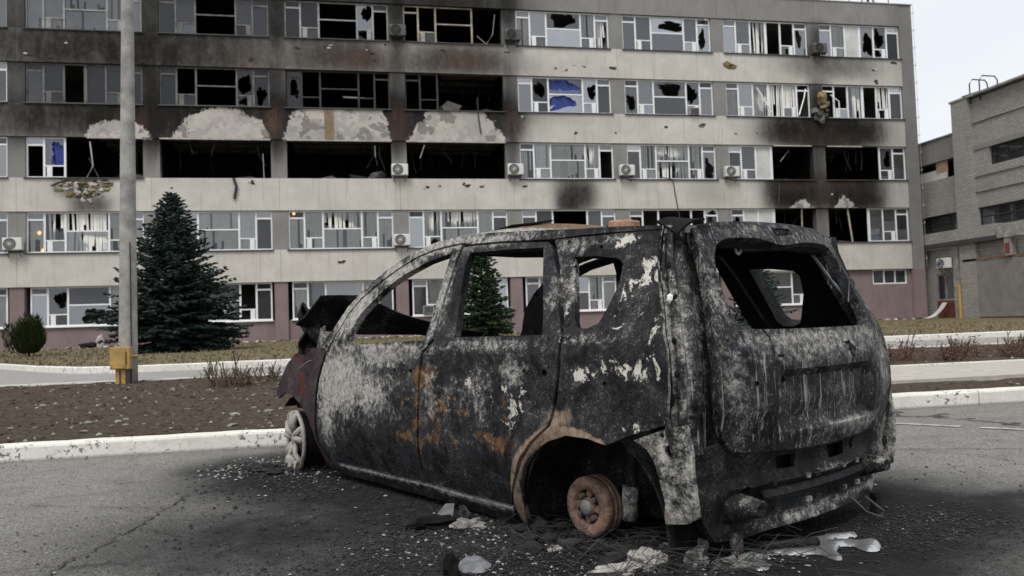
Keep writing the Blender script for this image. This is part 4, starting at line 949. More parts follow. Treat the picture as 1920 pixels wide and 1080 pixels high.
spruce('blue green spruce tree seen through the tailgate opening', 17.6, 33.0, 3.4, 1.55, 3, nd2, 28, 13)
def shrub(label, x, y, h, R, seed):
    rg = random.Random(seed); z0 = lawn_z(y); t = thing('thuja_bush', label, 'bush', (x, y, z0)); st = MB(); mb = MB()
    for k in range(7):
        a = rg.random() * 6; st.tube([(x + .05 * math.cos(a), y + .05 * math.sin(a), z0 - .05), (x + .3 * R * math.cos(a), y + .3 * R * math.sin(a), z0 + h * .45)], [.025, .012], 5)
    st.build('stem', bark, t)
    plumes = [(0, 0, 1.0, .55)] + [(R * .55 * math.cos(q) * rg.uniform(.6, 1.1), R * .55 * math.sin(q) * rg.uniform(.6, 1.1), rg.uniform(.58, .95), rg.uniform(.38, .55)) for q in [rg.random() * 6.28 for _ in range(13)]]
    for (px, py, ph_, pr) in plumes:
        for k in range(330):
            f = rg.random(); a = rg.random() * 2 * PI; r = R * pr * (math.sin(PI * min(1, f * .85 + .12)) ** .8) * rg.uniform(.3, 1.1) ** .5
            b = Vector((x + px * (.55 + .45 * f) + r * math.cos(a), y + py * (.55 + .45 * f) + r * math.sin(a), z0 + .10 + (h * ph_ - .15) * f)); d = Vector((math.cos(a) * .4 + px / R * .3, math.sin(a) * .4 + py / R * .3, 1)).normalized() * rg.uniform(.08, .24)
            w = Vector((-math.sin(a), math.cos(a), 0)) * .016; w2 = Vector((math.cos(a), math.sin(a), 0)) * .016
            mb.add([b - w, b + w, b + d], [(0, 1, 2)]); mb.add([b - w2, b + w2, b + d * .9 + w], [(0, 1, 2)])
    mb.build('crown', nd4, t)
shrub('small round green thuja bush on the lawn left of the lamp post', -11.0, 30, 1.42, .80, 4)
shrub('dark thuja bush cut off by the left edge of the picture', -12.6, 30, .9, .5, 5)
twig = simple('rose_twig', (.085, .072, .048), .9, .4, 20, obj=False); twig2 = simple('brown_twig', (.085, .05, .036), .9, .4, 20, obj=False)
def rose(label, x, y, h, seed, mat, n=11, group=None, leafy=0):
    rg = random.Random(seed); z0 = bed_z(x, y) - .01; t = thing('rose_bush', label, 'bush', (x, y, z0), 0, group); mb = MB()
    def grow(p, d, L, r, dep):
        pts = [p]; q = p
        for i in range(4):
            d = (d + Vector((rg.uniform(-.22, .22), rg.uniform(-.22, .22), rg.uniform(-.05, .2)))).normalized(); q = q + d * L / 4; pts.append(q)
            if dep and rg.random() < .5: grow(q, (d + Vector((rg.uniform(-.8, .8), rg.uniform(-.8, .8), .3))).normalized(), L * rg.uniform(.4, .7), r * .7, dep - 1)
        mb.tube(pts, [r, r * .9, r * .8, r * .65, r * .5], 5)
    for k in range(n):
        a = rg.random() * 6; grow(Vector((x + rg.uniform(-.12, .12), y + rg.uniform(-.12, .12), z0)), Vector((math.cos(a) * .75, math.sin(a) * .75, rg.uniform(.6, 1.2))).normalized(), h * rg.uniform(.55, 1.1), .0135, 2)
    mb.build('stems', mat, t)
    if leafy:
        mb = MB()
        for k in range(leafy):
            c = (x + rg.gauss(0, .16), y + rg.gauss(0, .16), z0 + abs(rg.gauss(0, .11)) + .02); mb.blob(c, rg.uniform(.012, .03), rg, .5, (1, 1, .5), 0, 0) if False else mb.add([c, (c[0] + rg.uniform(-.03, .03), c[1] + .02, c[2] + .02), (c[0] + .02, c[1] - .02, c[2] + rg.uniform(-.02, .03))], [(0, 1, 2)])
        mb.build('dead_leaves', simple('dead_leaf', (.075, .045, .032), .95, .5, 15, obj=False), t)
RB = 'bare rose bushes in the soil bed'
for i, (x, y, h, l) in enumerate(((-2.02, 12.4, .36, 'leftmost bare rose bush of the clump beside the lamp post'), (-1.78, 12.15, .42, 'tallest bare rose bush in the middle of the left clump'), (-1.62, 12.4, .3, 'short mossy rose bush in the left clump'), (-1.36, 12.9, .32, 'rightmost bare rose bush of the clump nearest the car front'))):
    rose(l, x, y, h * .8, 30 + i, twig, 11, RB, 160)
RB2 = 'brown rose bushes in the bed on the right'
for i, (x, y, h, l) in enumerate(((8.0, 11.1, .45, 'tall sparse brown rose bush just right of the car'), (8.55, 11.3, .5, 'brown rose bush with upright twigs, second to the right of the car'), (9.15, 11.0, .4, 'low brown rose bush in the middle of the right bed'), (9.75, 11.4, .46, 'spreading brown rose bush left of the densest twigs'), (10.3, 11.0, .5, 'dense reddish rose bush near the right edge of the picture'), (10.9, 11.3, .56, 'tall rose bush at the right edge of the picture'), (11.6, 11.2, .5, 'rose bush cut off by the right edge of the picture'))):
    rose(l, x, y, h * .50, 50 + i, twig2, 17, RB2, 420)

# ------------------------------------------------------------------ stones, clods and rubble
ST = [(-3.58, 10.04), (-2.87, 8.0), (-2.52, 7.87), (-2.47, 8.14), (-2.23, 8.21), (-2.1, 7.96), (-2.08, 8.56), (-2.04, 8.8), (-2.64, 10.25), (-2.27, 7.4), (-2.1, 7.2), (-2.16, 7.78), (-1.57, 7.34), (-1.82, 10.22), (-1.65, 10.12), (-1.08, 7.37), (-1.17, 8.19), (-1.38, 10.1), (-1.24, 10.26), (-1.89, 11.34), (-0.88, 8.51), (-0.89, 8.41), (-0.79, 8.69), (-4.87, 13.23), (-4.43, 12.95), (-3.56, 10.56), (-3.65, 10.4), (-2.95, 10.22), (-2.19, 8.33), (-1.78, 9.06), (-3.08, 8.02), (-3.1, 9.6)]
RS = random.Random(8)
stone_m = [simple('pale_stone', (.24, .23, .215), .9, .35, 20, bump=.4), simple('grey_stone', (.17, .165, .155), .9, .35, 20, bump=.4)]
def rock(name, label, cat, x, y, z, r, mat, sz, group=None, jag=.35, sub=2):
    mb = MB(); mb.blob((x, y, z), r, RS, jag, sz, 0, sub); o = mb.build(name, mat, origin=(x, y, z)); return tag(o, label, cat, group)
SPECIAL = {15: 'large grey stone nearest the kerb, left of the car front wheel', 16: 'large pale stone behind the big grey one nearest the kerb', 23: 'leftmost grey stone at the far edge of the left soil bed beside the road edging', 0: 'pale stone at the left edge of the picture in the middle of the soil bed'}
for i, (x, y) in enumerate(ST):
    r = RS.uniform(.017, .036) * (1.4 if i in (9, 15, 16, 8) else 1)
    rock('stone', SPECIAL.get(i) or ('small pale stone lying among the crumbs on the brown soil of the left bed' if i % 2 == 0 else 'small grey stone lying among the crumbs on the brown soil of the left bed'), 'stone', x, y, bed_z(x, y) + r * .2, r, stone_m[i % 2], (1.3, .9, .55), 'pale stones scattered over the left soil bed' if i % 2 == 0 else 'grey stones scattered over the left soil bed', sub=1)
mb = MB()
for k in range(3800):
    x = RS.uniform(-6, 1.5) if RS.random() < .72 else RS.uniform(4, 13); y = 7.05 + 7.3 * RS.random() ** 1.4
    if x > 1.5 and 7.7 < y < 10: continue
    r = RS.uniform(.006, .024) * (1 + (y - 7) * .08); mi = RS.choices([0, 1, 2], [.88, .08, .04])[0]; mb.blob((x, y, bed_z(x, y) + r * .2), r, RS, .4, (1.2, 1, .6), mi, 0 if False else 1) if k % 6 == 0 else mb.add([(x - r, y, bed_z(x, y)), (x + r, y - r, bed_z(x, y)), (x + r * .4, y + r, bed_z(x, y)), (x, y, bed_z(x, y) + r * .9)], [(0, 1, 3), (1, 2, 3), (2, 0, 3)], mi)
kind(tag(mb.build('soil_clods', [soil, stone_m[1], stone_m[0]]), 'loose soil clods and plaster crumbs scattered over the bed', 'soil'), 'stuff')
mb = MB()
for k in range(420):
    x = RS.uniform(-16, 32.5); y = YF - RS.random() ** 2 * 1.3 + .05; r = RS.uniform(.03, .11); mb.blob((x, y, lawn_z(y) + r * .2), r, RS, .5, (1.3, 1, .6), RS.choices([0, 1, 2], [.6, .3, .1])[0], 1)
kind(tag(mb.build('wall_rubble', [MAT['rubble'], scar_d, simple('red_rubble', (.20, .08, .05), .9, .4, 5, obj=False)]), 'fallen plaster and glass crumbs along the foot of the office wall', 'rubble'), 'stuff')
for k in range(14):
    pass
mb = MB(); mb.grid(lambda u, v: (-2.75 + .25 * u + .38 * v, YF - .25 + .22 * v * v, .48 + .95 * v - .2 * v * v), 4, 8); o = mb.build('bent_sheet', simple('blue_grey_sheet', (.10, .125, .14), .6, .3, 3, obj=False), origin=(-2.6, YF - .2, .48)); solidify(o, .03); tag(o, 'curved blue grey metal sheet leaning against the mauve wall', 'metal sheet')
mb = MB(); mb.grid(lambda u, v: (32.2 + 1.0 * v * .9, YF - .9 + .35 * u - .5 * v, .47 + .03 + .85 * v ** 2.2), 3, 10); o = mb.build('plastic_sheet', MAT['panel'], origin=(32.5, YF - .8, .48)); solidify(o, .04); tag(o, 'white curved plastic sheet lying on the lawn at the foot of the corner', 'plastic sheet')
rock('plaster_slab', 'upright white plaster slab standing at the wall foot near the thuja', 'slab', -11.9, YF - .35, .72, .32, MAT['rubble'], (.6, .3, 1.1), None, .25)
rock('charred_heap', 'black charred heap at the wall foot beside the white slab', 'heap', -12.4, YF - .4, .56, .3, MAT['char'], (1.4, .6, .6), None, .5)

# ================================================================== the burnt car
def burnt_mat(name, drips=False, tanc=((.06, .042, .03), (.20, .145, .105), (.31, .245, .19)), base=((0.004, 0.004, 0.0045), (0.024, 0.024, 0.026)), tint=None):
    m, nt, b = new_mat(name); p = POS(nt, True)
    A_, G_, F_, T_ = ATTR(nt, 'burn')
    n1 = NOISE(nt, p, 6, 9, .68, .5); n2 = NOISE(nt, p, 34, 7, .7, .3); n3 = NOISE(nt, p, 130, 4, .7); n4 = NOISE(nt, p, 3.2, 6, .6, .8)
    vr = NOISE(nt, POS(nt, True, (1, 1, .16)), 22, 6, .68, .6)
    film = M(nt, 'ADD', M(nt, 'ADD', M(nt, 'MULTIPLY', n1, .42), M(nt, 'MULTIPLY', n2, .26)), M(nt, 'ADD', M(nt, 'MULTIPLY', n3, .20), M(nt, 'MULTIPLY', vr, .12)))
    film = M(nt, 'ADD', film, M(nt, 'MULTIPLY', A_, .10))
    c = RAMP(nt, film, [(.46, base[0]), (.55, base[1]), (.62, (.066, .065, .063)), (.70, (.20, .196, .185))])
    if tint: c = MIX(nt, M(nt, 'MULTIPLY', STEP(nt, n4, .5, .62), .9), c, tint)
    else: c = MIX(nt, M(nt, 'MULTIPLY', STEP(nt, n4, .52, .66), .5), c, (.020, .024, .033))
    # rust
    r = STEP(nt, M(nt, 'ADD', G_, M(nt, 'ADD', M(nt, 'MULTIPLY', M(nt, 'SUBTRACT', n1, .5), 1.1), M(nt, 'MULTIPLY', M(nt, 'SUBTRACT', n2, .5), .9))), .42, .80)
    c = MIX(nt, M(nt, 'MULTIPLY', r, .85), c, RAMP(nt, n2, [(.3, (.035, .017, .008)), (.5, (.13, .065, .024)), (.75, (.22, .13, .06))]))
    # baked bare metal and grey ash film
    am = M(nt, 'ADD', A_, M(nt, 'ADD', M(nt, 'MULTIPLY', M(nt, 'SUBTRACT', n1, .5), .34 if drips else .80), M(nt, 'ADD', M(nt, 'MULTIPLY', M(nt, 'SUBTRACT', n2, .5), 1.15), M(nt, 'MULTIPLY', M(nt, 'SUBTRACT', n3, .5), .55))))
    a = STEP(nt, am, .30 if drips else .36, .95 if drips else .84)
    ac = RAMP(nt, M(nt, 'ADD', M(nt, 'MULTIPLY', n2, .6), M(nt, 'MULTIPLY', n3, .4)), [(.32, (.05, .049, .047)), (.46, (.25, .243, .228)), (.64, (.52, .505, .47))])
    c = MIX(nt, M(nt, 'MULTIPLY', a, .93), c, ac)
    # fine pale speckle
    sp = STEP(nt, M(nt, 'ADD', n3, M(nt, 'MULTIPLY', n1, .35)), .80, .86)
    c = MIX(nt, M(nt, 'MULTIPLY', sp, .55), c, (.32, .31, .29))
    # tan scorched primer
    t = STEP(nt, M(nt, 'ADD', T_, M(nt, 'MULTIPLY', M(nt, 'SUBTRACT', n1, .5), 1.1)), .35, .6)
    c = MIX(nt, M(nt, 'MULTIPLY', t, .9), c, RAMP(nt, n2, [(.3, tanc[0]), (.48, tanc[1]), (.75, tanc[2])]))
    # peeling pale filler flakes
    nf = NOISE(nt, p, 13, 10, .72, .6)
    f = STEP(nt, M(nt, 'ADD', F_, M(nt, 'MULTIPLY', M(nt, 'SUBTRACT', nf, .5), 2.7)), .64, .68)
    c = MIX(nt, f, c, RAMP(nt, n2, [(.3, (.22, .21, .19)), (.45, (.46, .44, .40)), (.7, (.58, .56, .52))]))
    if drips:
        dv = NOISE(nt, POS(nt, True, (1, 1, .06)), 44, 5, .66, 1.0); dm = STEP(nt, dv, .585, .625)
        gate = STEP(nt, NOISE(nt, p, 4.5, 4, .6), .36, .48)
        c = MIX(nt, M(nt, 'MULTIPLY', M(nt, 'MULTIPLY', dm, gate), .75), c, (.30, .295, .28))
    put(nt, b.inputs['Base Color'], c)
    put(nt, b.inputs['Roughness'], M(nt, 'ADD', .60, M(nt, 'MULTIPLY', a, .25)))
    b.inputs['Specular IOR Level'].default_value = .14
    h = M(nt, 'ADD', M(nt, 'MULTIPLY', n2, .6), M(nt, 'ADD', M(nt, 'MULTIPLY', f, .7), M(nt, 'ADD', M(nt, 'MULTIPLY', n1, .8), M(nt, 'MULTIPLY', n3, .25))))
    BUMP(nt, b, h, .75, .007); return m
BM = burnt_mat('burnt_bodywork'); BD = burnt_mat('burnt_tailgate_steel', True); BF = burnt_mat('sooty_maroon_paint', 0, ((.022, .008, .009), (.075, .013, .014), (.12, .022, .022)), ((.018, .013, .015), (.05, .034, .038)), (.028, .012, .015))
INN = simple('charred_inside', (.0045, .0044, .0043), .9, .6, 9, bump=.6, spec=.2)
RUSTM = simple('orange_rust', (.075, .043, .031), .92, .6, 16, bump=1.0, c2=(.26, .16, .118)); STEEL = simple('heat_grey_steel', (.16, .17, .165), .5, .25, 30, metal=.3, bump=.3)
DKM = burnt_mat('charred_steel', base=((.005, .005, .005), (.02, .02, .021)))
STUD0 = simple('sooty_steel', (.045, .045, .045), .6, .4, 30, metal=.2)
car = thing('burnt_car', 'burnt out people carrier without glass or tyres, ash grey and black, in the parking lot', 'car', CAR_C, CAR_A)
ABS[car.name] = Vector((0, 0, 0))
def S(x, z):
    w = .845
    if z < .42: w -= .10 * ((.42 - z) / .35) ** 2
    if z > .84: w -= (z - .84) * .36 * min(1, (z - .84) / .1)
    if .55 < z < .84: w -= .012 * ((z - .55) / .29) ** 2
    if z >= .84: w -= .012
    if x > 1.9: w -= .10 * ((x - 1.9) / 1.4) ** 2
    if x < 0: w -= .05 * (x / .65) ** 2
    d = math.hypot(x + .02, z - .09)                       # rolled lip of the rear wheel arch
    if x > -.36: w += .020 * math.exp(-((d - .40) / .045) ** 2) * sstep(-.36, -.1, x)
    if z < .84:
        for hx in (1.245, .19): w -= .022 * math.exp(-(((x - hx) / .05) ** 2 + ((z - .715) / .045) ** 2))   # bare door handle cups
        w += .006 * math.exp(-((z - .80) / .02) ** 2) - .004 * math.exp(-((z - .765) / .02) ** 2)
        w += .007 * mnoise.noise(Vector((x * 3.1, z * 3.1, 4))) + .003 * mnoise.noise(Vector((x * 11, z * 11, 9)))
    return w
def RRx(y, z):
    zz = (0, .15, .44, .6, .75, .88, .95, 1.28, 1.4); xx = (-.60, -.62, -.70, -.735, -.73, -.695, -.665, -.51, -.44)
    x = float(np.interp(z, zz, xx)) + .075 * (y / .63) ** 2
    return x
def RT(y, z):
    x = RRx(y, z)
    m = sstep(-.40, -.35, y) * (1 - sstep(.32, .37, y)) * sstep(.49, .53, z) * (1 - sstep(.71, .735, z))
    x += .035 * m
    x += .008 * math.exp(-((z - .862) / .012) ** 2) * (abs(y) < .6)
    x += .005 * mnoise.noise(Vector((y * 4, z * 4, 2)))
    return x
def gl(L, u, v, base):
    s = base
    for (cx, cz, sx, sz, k) in L: s = max(s, k * math.exp(-(((u - cx) / sx) ** 2 + ((v - cz) / sz) ** 2)))
    return s
ASH = [(.7, .60, .55, .26, .42), (1.3, .55, .3, .25, .40), (-.1, .62, .35, .3, .22), (-.3, 1.05, .2, .3, .22), (1.95, .64, .46, .28, .92), (1.6, .60, .38, .22, .72), (2.15, .42, .16, .24, .75), (1.5, .78, .45, .07, .85), (1.5, .83, .8, .05, .8), (.55, .85, .55, .045, .62), (1.9, 1.05, .35, .2, .88), (1.2, 1.38, .6, .07, .85), (1.5, 1.25, .3, .1, .85), (.6, 1.36, .5, .05, .7), (1.0, 1.1, .09, .3, .78), (.98, .6, .10, .2, .6), (.6, .66, .25, .13, .48), (.33, .72, .2, .12, .55), (.45, .55, .15, .2, .38), (.13, 1.1, .08, .22, .5), (.03, 1.1, .05, .25, .66), (0, 1.28, .35, .05, .6), (-.1, .87, .25, .04, .55), (-.05, .55, .15, .12, .3), (1.4, .115, 1.1, .016, .6), (-.5, .35, .2, .25, .8)]
RR_ = random.Random(4)
RST = [(1.0 + RR_.gauss(0, .08), RR_.uniform(.3, .72), RR_.uniform(.03, .08), RR_.uniform(.03, .10), RR_.uniform(.55, .95)) for _ in range(16)] + [(RR_.uniform(.35, 1.35), RR_.uniform(.34, .62), RR_.uniform(.03, .12), RR_.uniform(.02, .06), RR_.uniform(.45, .8)) for _ in range(30)] + [(1.22, .68, .15, .08, .4), (.2, .3, .1, .1, .4)]
FLK = [(-.33, .755, .19, .075, 0.76), (-.36, 1.10, .12, .13, 0.66), (-.30, 1.0, .14, .2, 0.48), (-.45, .90, .05, .10, 0.66), (.33, .58, .18, .16, 0.59), (.40, .48, .05, .10, 0.52), (-.34, .535, .07, .028, 0.95), (.5, .40, .08, .05, 0.48), (.03, 1.0, .035, .25, 0.56), (-.22, 1.27, .15, .04, 0.64), (-.12, .72, .14, .06, 0.54), (-.48, .7, .04, .12, 0.56), (.62, .66, .2, .1, 0.56)]
TAN = [(.02, .54, .12, .07, .62), (.55, .85, .45, .03, .25)]
def burn_side(x, z):
    d = math.hypot(x + .02, z - .09); t = gl(TAN, x, z, 0)
    if x > -.25: t = max(t, .95 * math.exp(-((d - .395) / .035) ** 2))
    return (gl(ASH, x, z, .06), gl(RST, x, z, 0), gl(FLK, x, z, 0), t)
ASHR = [(.50, .60, .2, .2, .38), (-.1, .83, .6, .07, .62), (0, .85, .8, .06, .72), (.60, .7, .10, .28, .55), (-.56, .72, .16, .24, .66), (.56, 1.05, .09, .22, .52), (-.6, 1.0, .07, .3, .5), (0, 1.31, .7, .05, .45), (-.25, .475, .38, .035, .85), (.2, .79, .5, .07, .55), (-.25, .8, .3, .06, .65), (.0, .60, .4, .1, .34)]
FLKR = [(.62, .6, .05, .25, .36), (.1, .45, .5, .03, .40), (0, .88, .7, .02, .40)]
def burn_rear(y, z): return (gl(ASHR, y, z, .27), 0, gl(FLKR, y, z, 0), 0)
def put_panel(name, outer, holes, fn, attr, mat, thick=.035, sp=.035, side=1, gap=.004, smooth=True, inner_mat=None):
    """one body panel: a flat outline with its real cut-outs, bent onto the body surface and given thickness"""
    v, t = cdt(inset(outer, gap), holes, sp)
    mb = MB(); cols = []
    for (a, b) in v:
        P = fn(a, b); mb.v.append((P[0], P[1] * side, P[2])); cols.append(attr(a, b))
    for q in t:
        # outward winding for the left side of the car: x forward, z up seen from +y is mirrored
        mb.f.append(tuple(q[::-1]) if side > 0 else tuple(q)); mb.mi.append(0)
    o = mb.build(name, [mat, inner_mat or INN], car, smooth); set_attr(o, 'burn', cols); solidify(o, thick, -1, 1, 0); return o
def circ(x, z, r, n=9, rz=None, jag=0): return [(x + r * math.cos(2 * PI * k / n) * (1 + jag * math.sin(k * 5.1)), z + (rz or r) * math.sin(2 * PI * k / n) * (1 + jag * math.cos(k * 3.3))) for k in range(n)]
FD = [(2.268, 0.538), (2.291, 0.419), (2.299, 0.317), (2.315, 0.212), (2.272, 0.153), (2.22, 0.12), (1.699, 0.122), (1.113, 0.125), (1.144, 0.18), (1.135, 0.285), (1.111, 0.427), (1.093, 0.593), (1.082, 0.703), (1.056, 0.813), (0.966, 0.878), (0.985, 0.975), (0.975, 1.109), (0.963, 1.24), (0.941, 1.367), (1.047, 1.366), (1.193, 1.357), (1.341, 1.334), (1.486, 1.291), (1.637, 1.233), (1.754, 1.18), (1.871, 1.118), (1.962, 1.038), (2.023, 0.949), (2.06, 0.872), (2.134, 0.803), (2.21, 0.673)]
FW = [(1.024, 1.327), (1.024, 1.284), (1.033, 1.157), (1.042, 1.009), (1.043, 0.873), (1.444, 0.861), (1.852, 0.846), (1.871, 0.887), (1.88, 0.934), (1.819, 1.03), (1.722, 1.102), (1.624, 1.166), (1.505, 1.218), (1.399, 1.254), (1.232, 1.298)]
FQ = [(1.985, .858), (1.968, .945), (1.918, .858)]
RD = [(0.963, 0.867), (1.046, 0.807), (1.072, 0.703), (1.083, 0.593), (1.096, 0.428), (1.12, 0.287), (1.129, 0.188), (1.102, 0.127), (0.779, 0.111), (0.44, 0.11), (0.346, 0.246), (0.272, 0.356), (0.187, 0.436), (0.091, 0.509), (0.049, 0.641), (0.035, 0.73), (0.03, 0.819), (0.017, 0.885), (0.066, 0.975), (0.106, 1.065), (0.169, 1.204), (0.218, 1.286), (0.256, 1.314), (0.402, 1.326), (0.608, 1.342), (0.852, 1.353), (0.924, 1.349), (0.95, 1.238), (0.962, 1.108), (0.970, 0.969)]
RWN = [(0.853, 1.314), (0.551, 1.302), (0.28, 1.287), (0.234, 1.146), (0.142, 0.891), (0.437, 0.887), (0.784, 0.887), (0.812, 0.971), (0.839, 1.105), (0.864, 1.243)]
QP = [(0.215, 1.317), (0.148, 1.202), (0.086, 1.064), (0.035, 0.951), (0.004, 0.885), (0.017, 0.819), (0.022, 0.73), (0.036, 0.642), (0.078, 0.51), (0.18, 0.43), (0.263, 0.348), (0.335, 0.248), (0.423, 0.118), (0.436, 0.052), (0.39, 0.006), (0.34, 0.127), (0.296, 0.226), (0.241, 0.317), (0.166, 0.39), (0.095, 0.44), (-0.027, 0.477), (-0.144, 0.474), (-0.229, 0.454), (-0.344, 0.499), (-0.506, 0.55), (-0.516, 0.577), (-0.526, 0.678), (-0.523, 0.82), (-0.487, 0.924), (-0.442, 1.044), (-0.406, 1.16), (-0.393, 1.257), (-0.398, 1.291), (-0.176, 1.304), (0.043, 1.313)]
QW = [(0.058, 1.225), (-0.082, 1.215), (-0.205, 1.196), (-0.234, 1.172), (-0.236, 1.143), (-0.233, 1.078), (-0.197, 0.986), (-0.172, 0.934), (-0.118, 0.913), (-0.061, 0.919), (-0.033, 0.95)]
SILL = [(2.257, 0.137), (2.109, 0.105), (1.712, 0.107), (1.126, 0.109), (0.788, 0.098), (0.448, 0.098), (0.479, 0.03), (0.466, -0.004), (0.404, 0.0), (0.611, 0.006), (0.987, 0.025), (1.436, 0.035), (1.846, 0.038), (2.151, 0.039), (2.255, 0.058)]
FEN = [(2.985, 0.47), (3.012, 0.49), (3.01, 0.53), (2.97, .575), (2.895, 0.632), (2.79, 0.715), (2.668, 0.780), (2.45, 0.835), (2.197, 0.835), (2.149, 0.803), (2.234, 0.673), (2.293, 0.536), (2.315, 0.417), (2.333, 0.297), (2.335, 0.198), (2.293, 0.132), (2.274, 0.055), (2.349, 0.071), (2.352, 0.162), (2.372, 0.273), (2.422, 0.379), (2.541, 0.461), (2.684, 0.508), (2.80, 0.515), (2.90, .50)]
LR = [(-0.353, 0.485), (-0.506, 0.542), (-0.588, 0.558), (-0.605, 0.461), (-0.606, 0.326), (-0.598, 0.215), (-0.575, .205), (-.55, .188), (-.50, .180), (-.47, .176), (-0.441, 0.170), (-0.461, 0.254), (-0.457, 0.356), (-0.442, 0.41), (-0.41, 0.452)]
RAIL = [(2.134, .81), (2.07, .876), (2.031, .952), (1.97, 1.043), (1.877, 1.124), (1.758, 1.187), (1.64, 1.24), (1.488, 1.298), (1.342, 1.341), (1.193, 1.364), (1.047, 1.373), (.94, 1.374), (.85, 1.36), (.608, 1.349), (.402, 1.333), (.25, 1.321), (.043, 1.318), (-.176, 1.309), (-.398, 1.296), (-0.388, 1.313), (-0.168, 1.334), (0.054, 1.35), (0.419, 1.382), (0.695, 1.403), (0.959, 1.418), (1.216, 1.403), (1.452, 1.356), (1.684, 1.274), (1.897, 1.162), (2.013, 1.075), (2.104, .963), (2.2, .84)]
def sfn(x, z): return (x, S(x, z), z)
def dull(x, z): return (.25, .1, 0, 0)
def sfr(x, z): return (x, S(x, z) - .10 * (1 - sstep(.45, .58, z)), z)
for sd in (1, -1):
    at = burn_side if sd > 0 else dull; fn_ = sfn if sd > 0 else sfr
    put_panel('front_door', FD, [FW, FQ, circ(1.325, .715, .012), circ(1.172, .712, .02, 9, .015, .2), circ(1.976, .44, .012, 8, .02)], fn_, at, BM, .04 if sd > 0 else .07, .035 if sd > 0 else .06, sd)
    put_panel('rear_door', RD, [RWN, circ(.255, .728, .010, 8, .018), circ(.125, .728, .022, 9, .016, .2)], fn_, at, BM, .04 if sd > 0 else .08, .035 if sd > 0 else .06, sd)
    put_panel('quarter_panel', QP, [QW, circ(-.228, .695, .01, 7), circ(.115, 1.296, .009, 7), circ(-.095, 1.255, .009, 7)], fn_, at, BM, .03 if sd > 0 else .09, .03 if sd > 0 else .06, sd, .003)
    put_panel('sill', SILL, [], sfn, lambda x, z: (.75 * math.exp(-((z - .1) / .014) ** 2) + .12, .15, 0, .35 * math.exp(-((z - .02) / .03) ** 2)), BM, .05, .04, sd, .001)
    put_panel('front_fender', FEN, [circ(2.42, .66, .012, 4, .016)], sfn, lambda x, z: (.06, .0, 0, gl([(2.50, .60, .055, .12, .85), (2.58, .76, .14, .05, .55)], x, z, 0)), BF, .02, .035, sd)
    put_panel('rear_corner_panel', LR, [circ(-.515, .455, .024, 12), circ(-.48, .51, .012, 6)], lambda x, z: (x, S(x, z) - .012 + .01 * mnoise.noise(Vector((x * 9, z * 9, 1))), z), lambda x, z: (.60 + .25 * mnoise.noise(Vector((x * 14, z * 14, 3))), .12, .32, .36 * (x > -.47)), BM, .02, .03, sd, .002, True, BM if sd < 0 else INN)
    put_panel('roof_rail', RAIL, [circ(.128, 1.328, .008, 7)] if False else [], sfn, at, BM, .045, .03, sd, .001)
mb = MB(); mb.tube([(2.36 + k * .05, S(2.36 + k * .05, .745) + .003, .752 - .010 * k - .003 * k * k * .3) for k in range(10)], .0028, 4); mb.build('bare_metal_crease', simple('bare_crease', (.35, .34, .33), .5, .4, 40), car)
# tailgate
TGL = [(.533, 1.309), (.538, 1.237), (.563, 1.116), (.611, .976), (.648, .873), (.678, .673), (.669, .562), (.642, .49), (.594, .441), (.505, .43), (.41, .423), (.2, .412), (0, .408)]
TG = TGL + [(-y, z) for y, z in TGL[::-1][1:]] + [(-.45, 1.335), (-.377, 1.345), (-.169, 1.352), (.15, 1.347), (.404, 1.332)]
TW = [(.466, 1.207), (.416, 1.249), (.338, 1.267), (.173, 1.271), (.104, 1.259), (.041, 1.245), (-.048, 1.246), (-.182, 1.267), (-.399, 1.271), (-.47, 1.25), (-.505, 1.152), (-.512, 1.017), (-.50, .93), (-.456, .897), (-.403, .886), (.102, .886), (.409, .889), (.497, .898), (.523, .944), (.52, 1.052), (.504, 1.132)]
v, t = cdt(TG, [chaikin(TW), [(.029, 1.322), (-.132, 1.329), (-.128, 1.296), (.024, 1.286)], [(-.138, .822), (-.186, .825), (-.235, .795), (-.243, .753), (-.176, .752)], circ(.30, .69, .014, 8), circ(-.22, .70, .02, 8, .014), circ(.49, .686, .012, 8), circ(.535, .95, .006, 6)], .035)
mb = MB(); mb.v = [(RT(y, z), y, z) for y, z in v]; mb.f = [tuple(q[::-1]) for q in t]; mb.mi = [0] * len(t)
tg = mb.build('tailgate', [BD, INN], car, True); set_attr(tg, 'burn', [burn_rear(y, z) for y, z in v]); solidify(tg, .045, -1, 1, 0)
mb = MB(); mb.blob((-.685, -.195, .80), .016, RS, .2, (.6, 1, 1.2)); mb.build('wiper_stub', STEEL, car)
mb = MB(); mb.tube([(RT(.41, .885) - .01, .41, .885), (RT(.39, .86) - .02, .392, .862), (RT(.385, .82) - .012, .386, .82), (RT(.385, .79) - .01, .388, .792)], .003, 5); mb.box(-.735, -.722, .375, .40, .783, .793); mb.build('loose_wire', INN, car)
mb = MB(); mb.tube([(-.40, -.44, 1.24), (-.47, -.50, 1.1), (-.60, -.56, .9)], .008, 6); mb.build('gas_strut', STEEL, car)
mb = MB(); mb.lathe([(.02, 0), (.028, .006), (.02, .012), (.012, .006), (.02, 0)], (-.40, .14, 1.235), 'x', 10); mb.build('latch_ring', simple('pale_latch', (.5, .48, .44), .6, .2, 20), car)
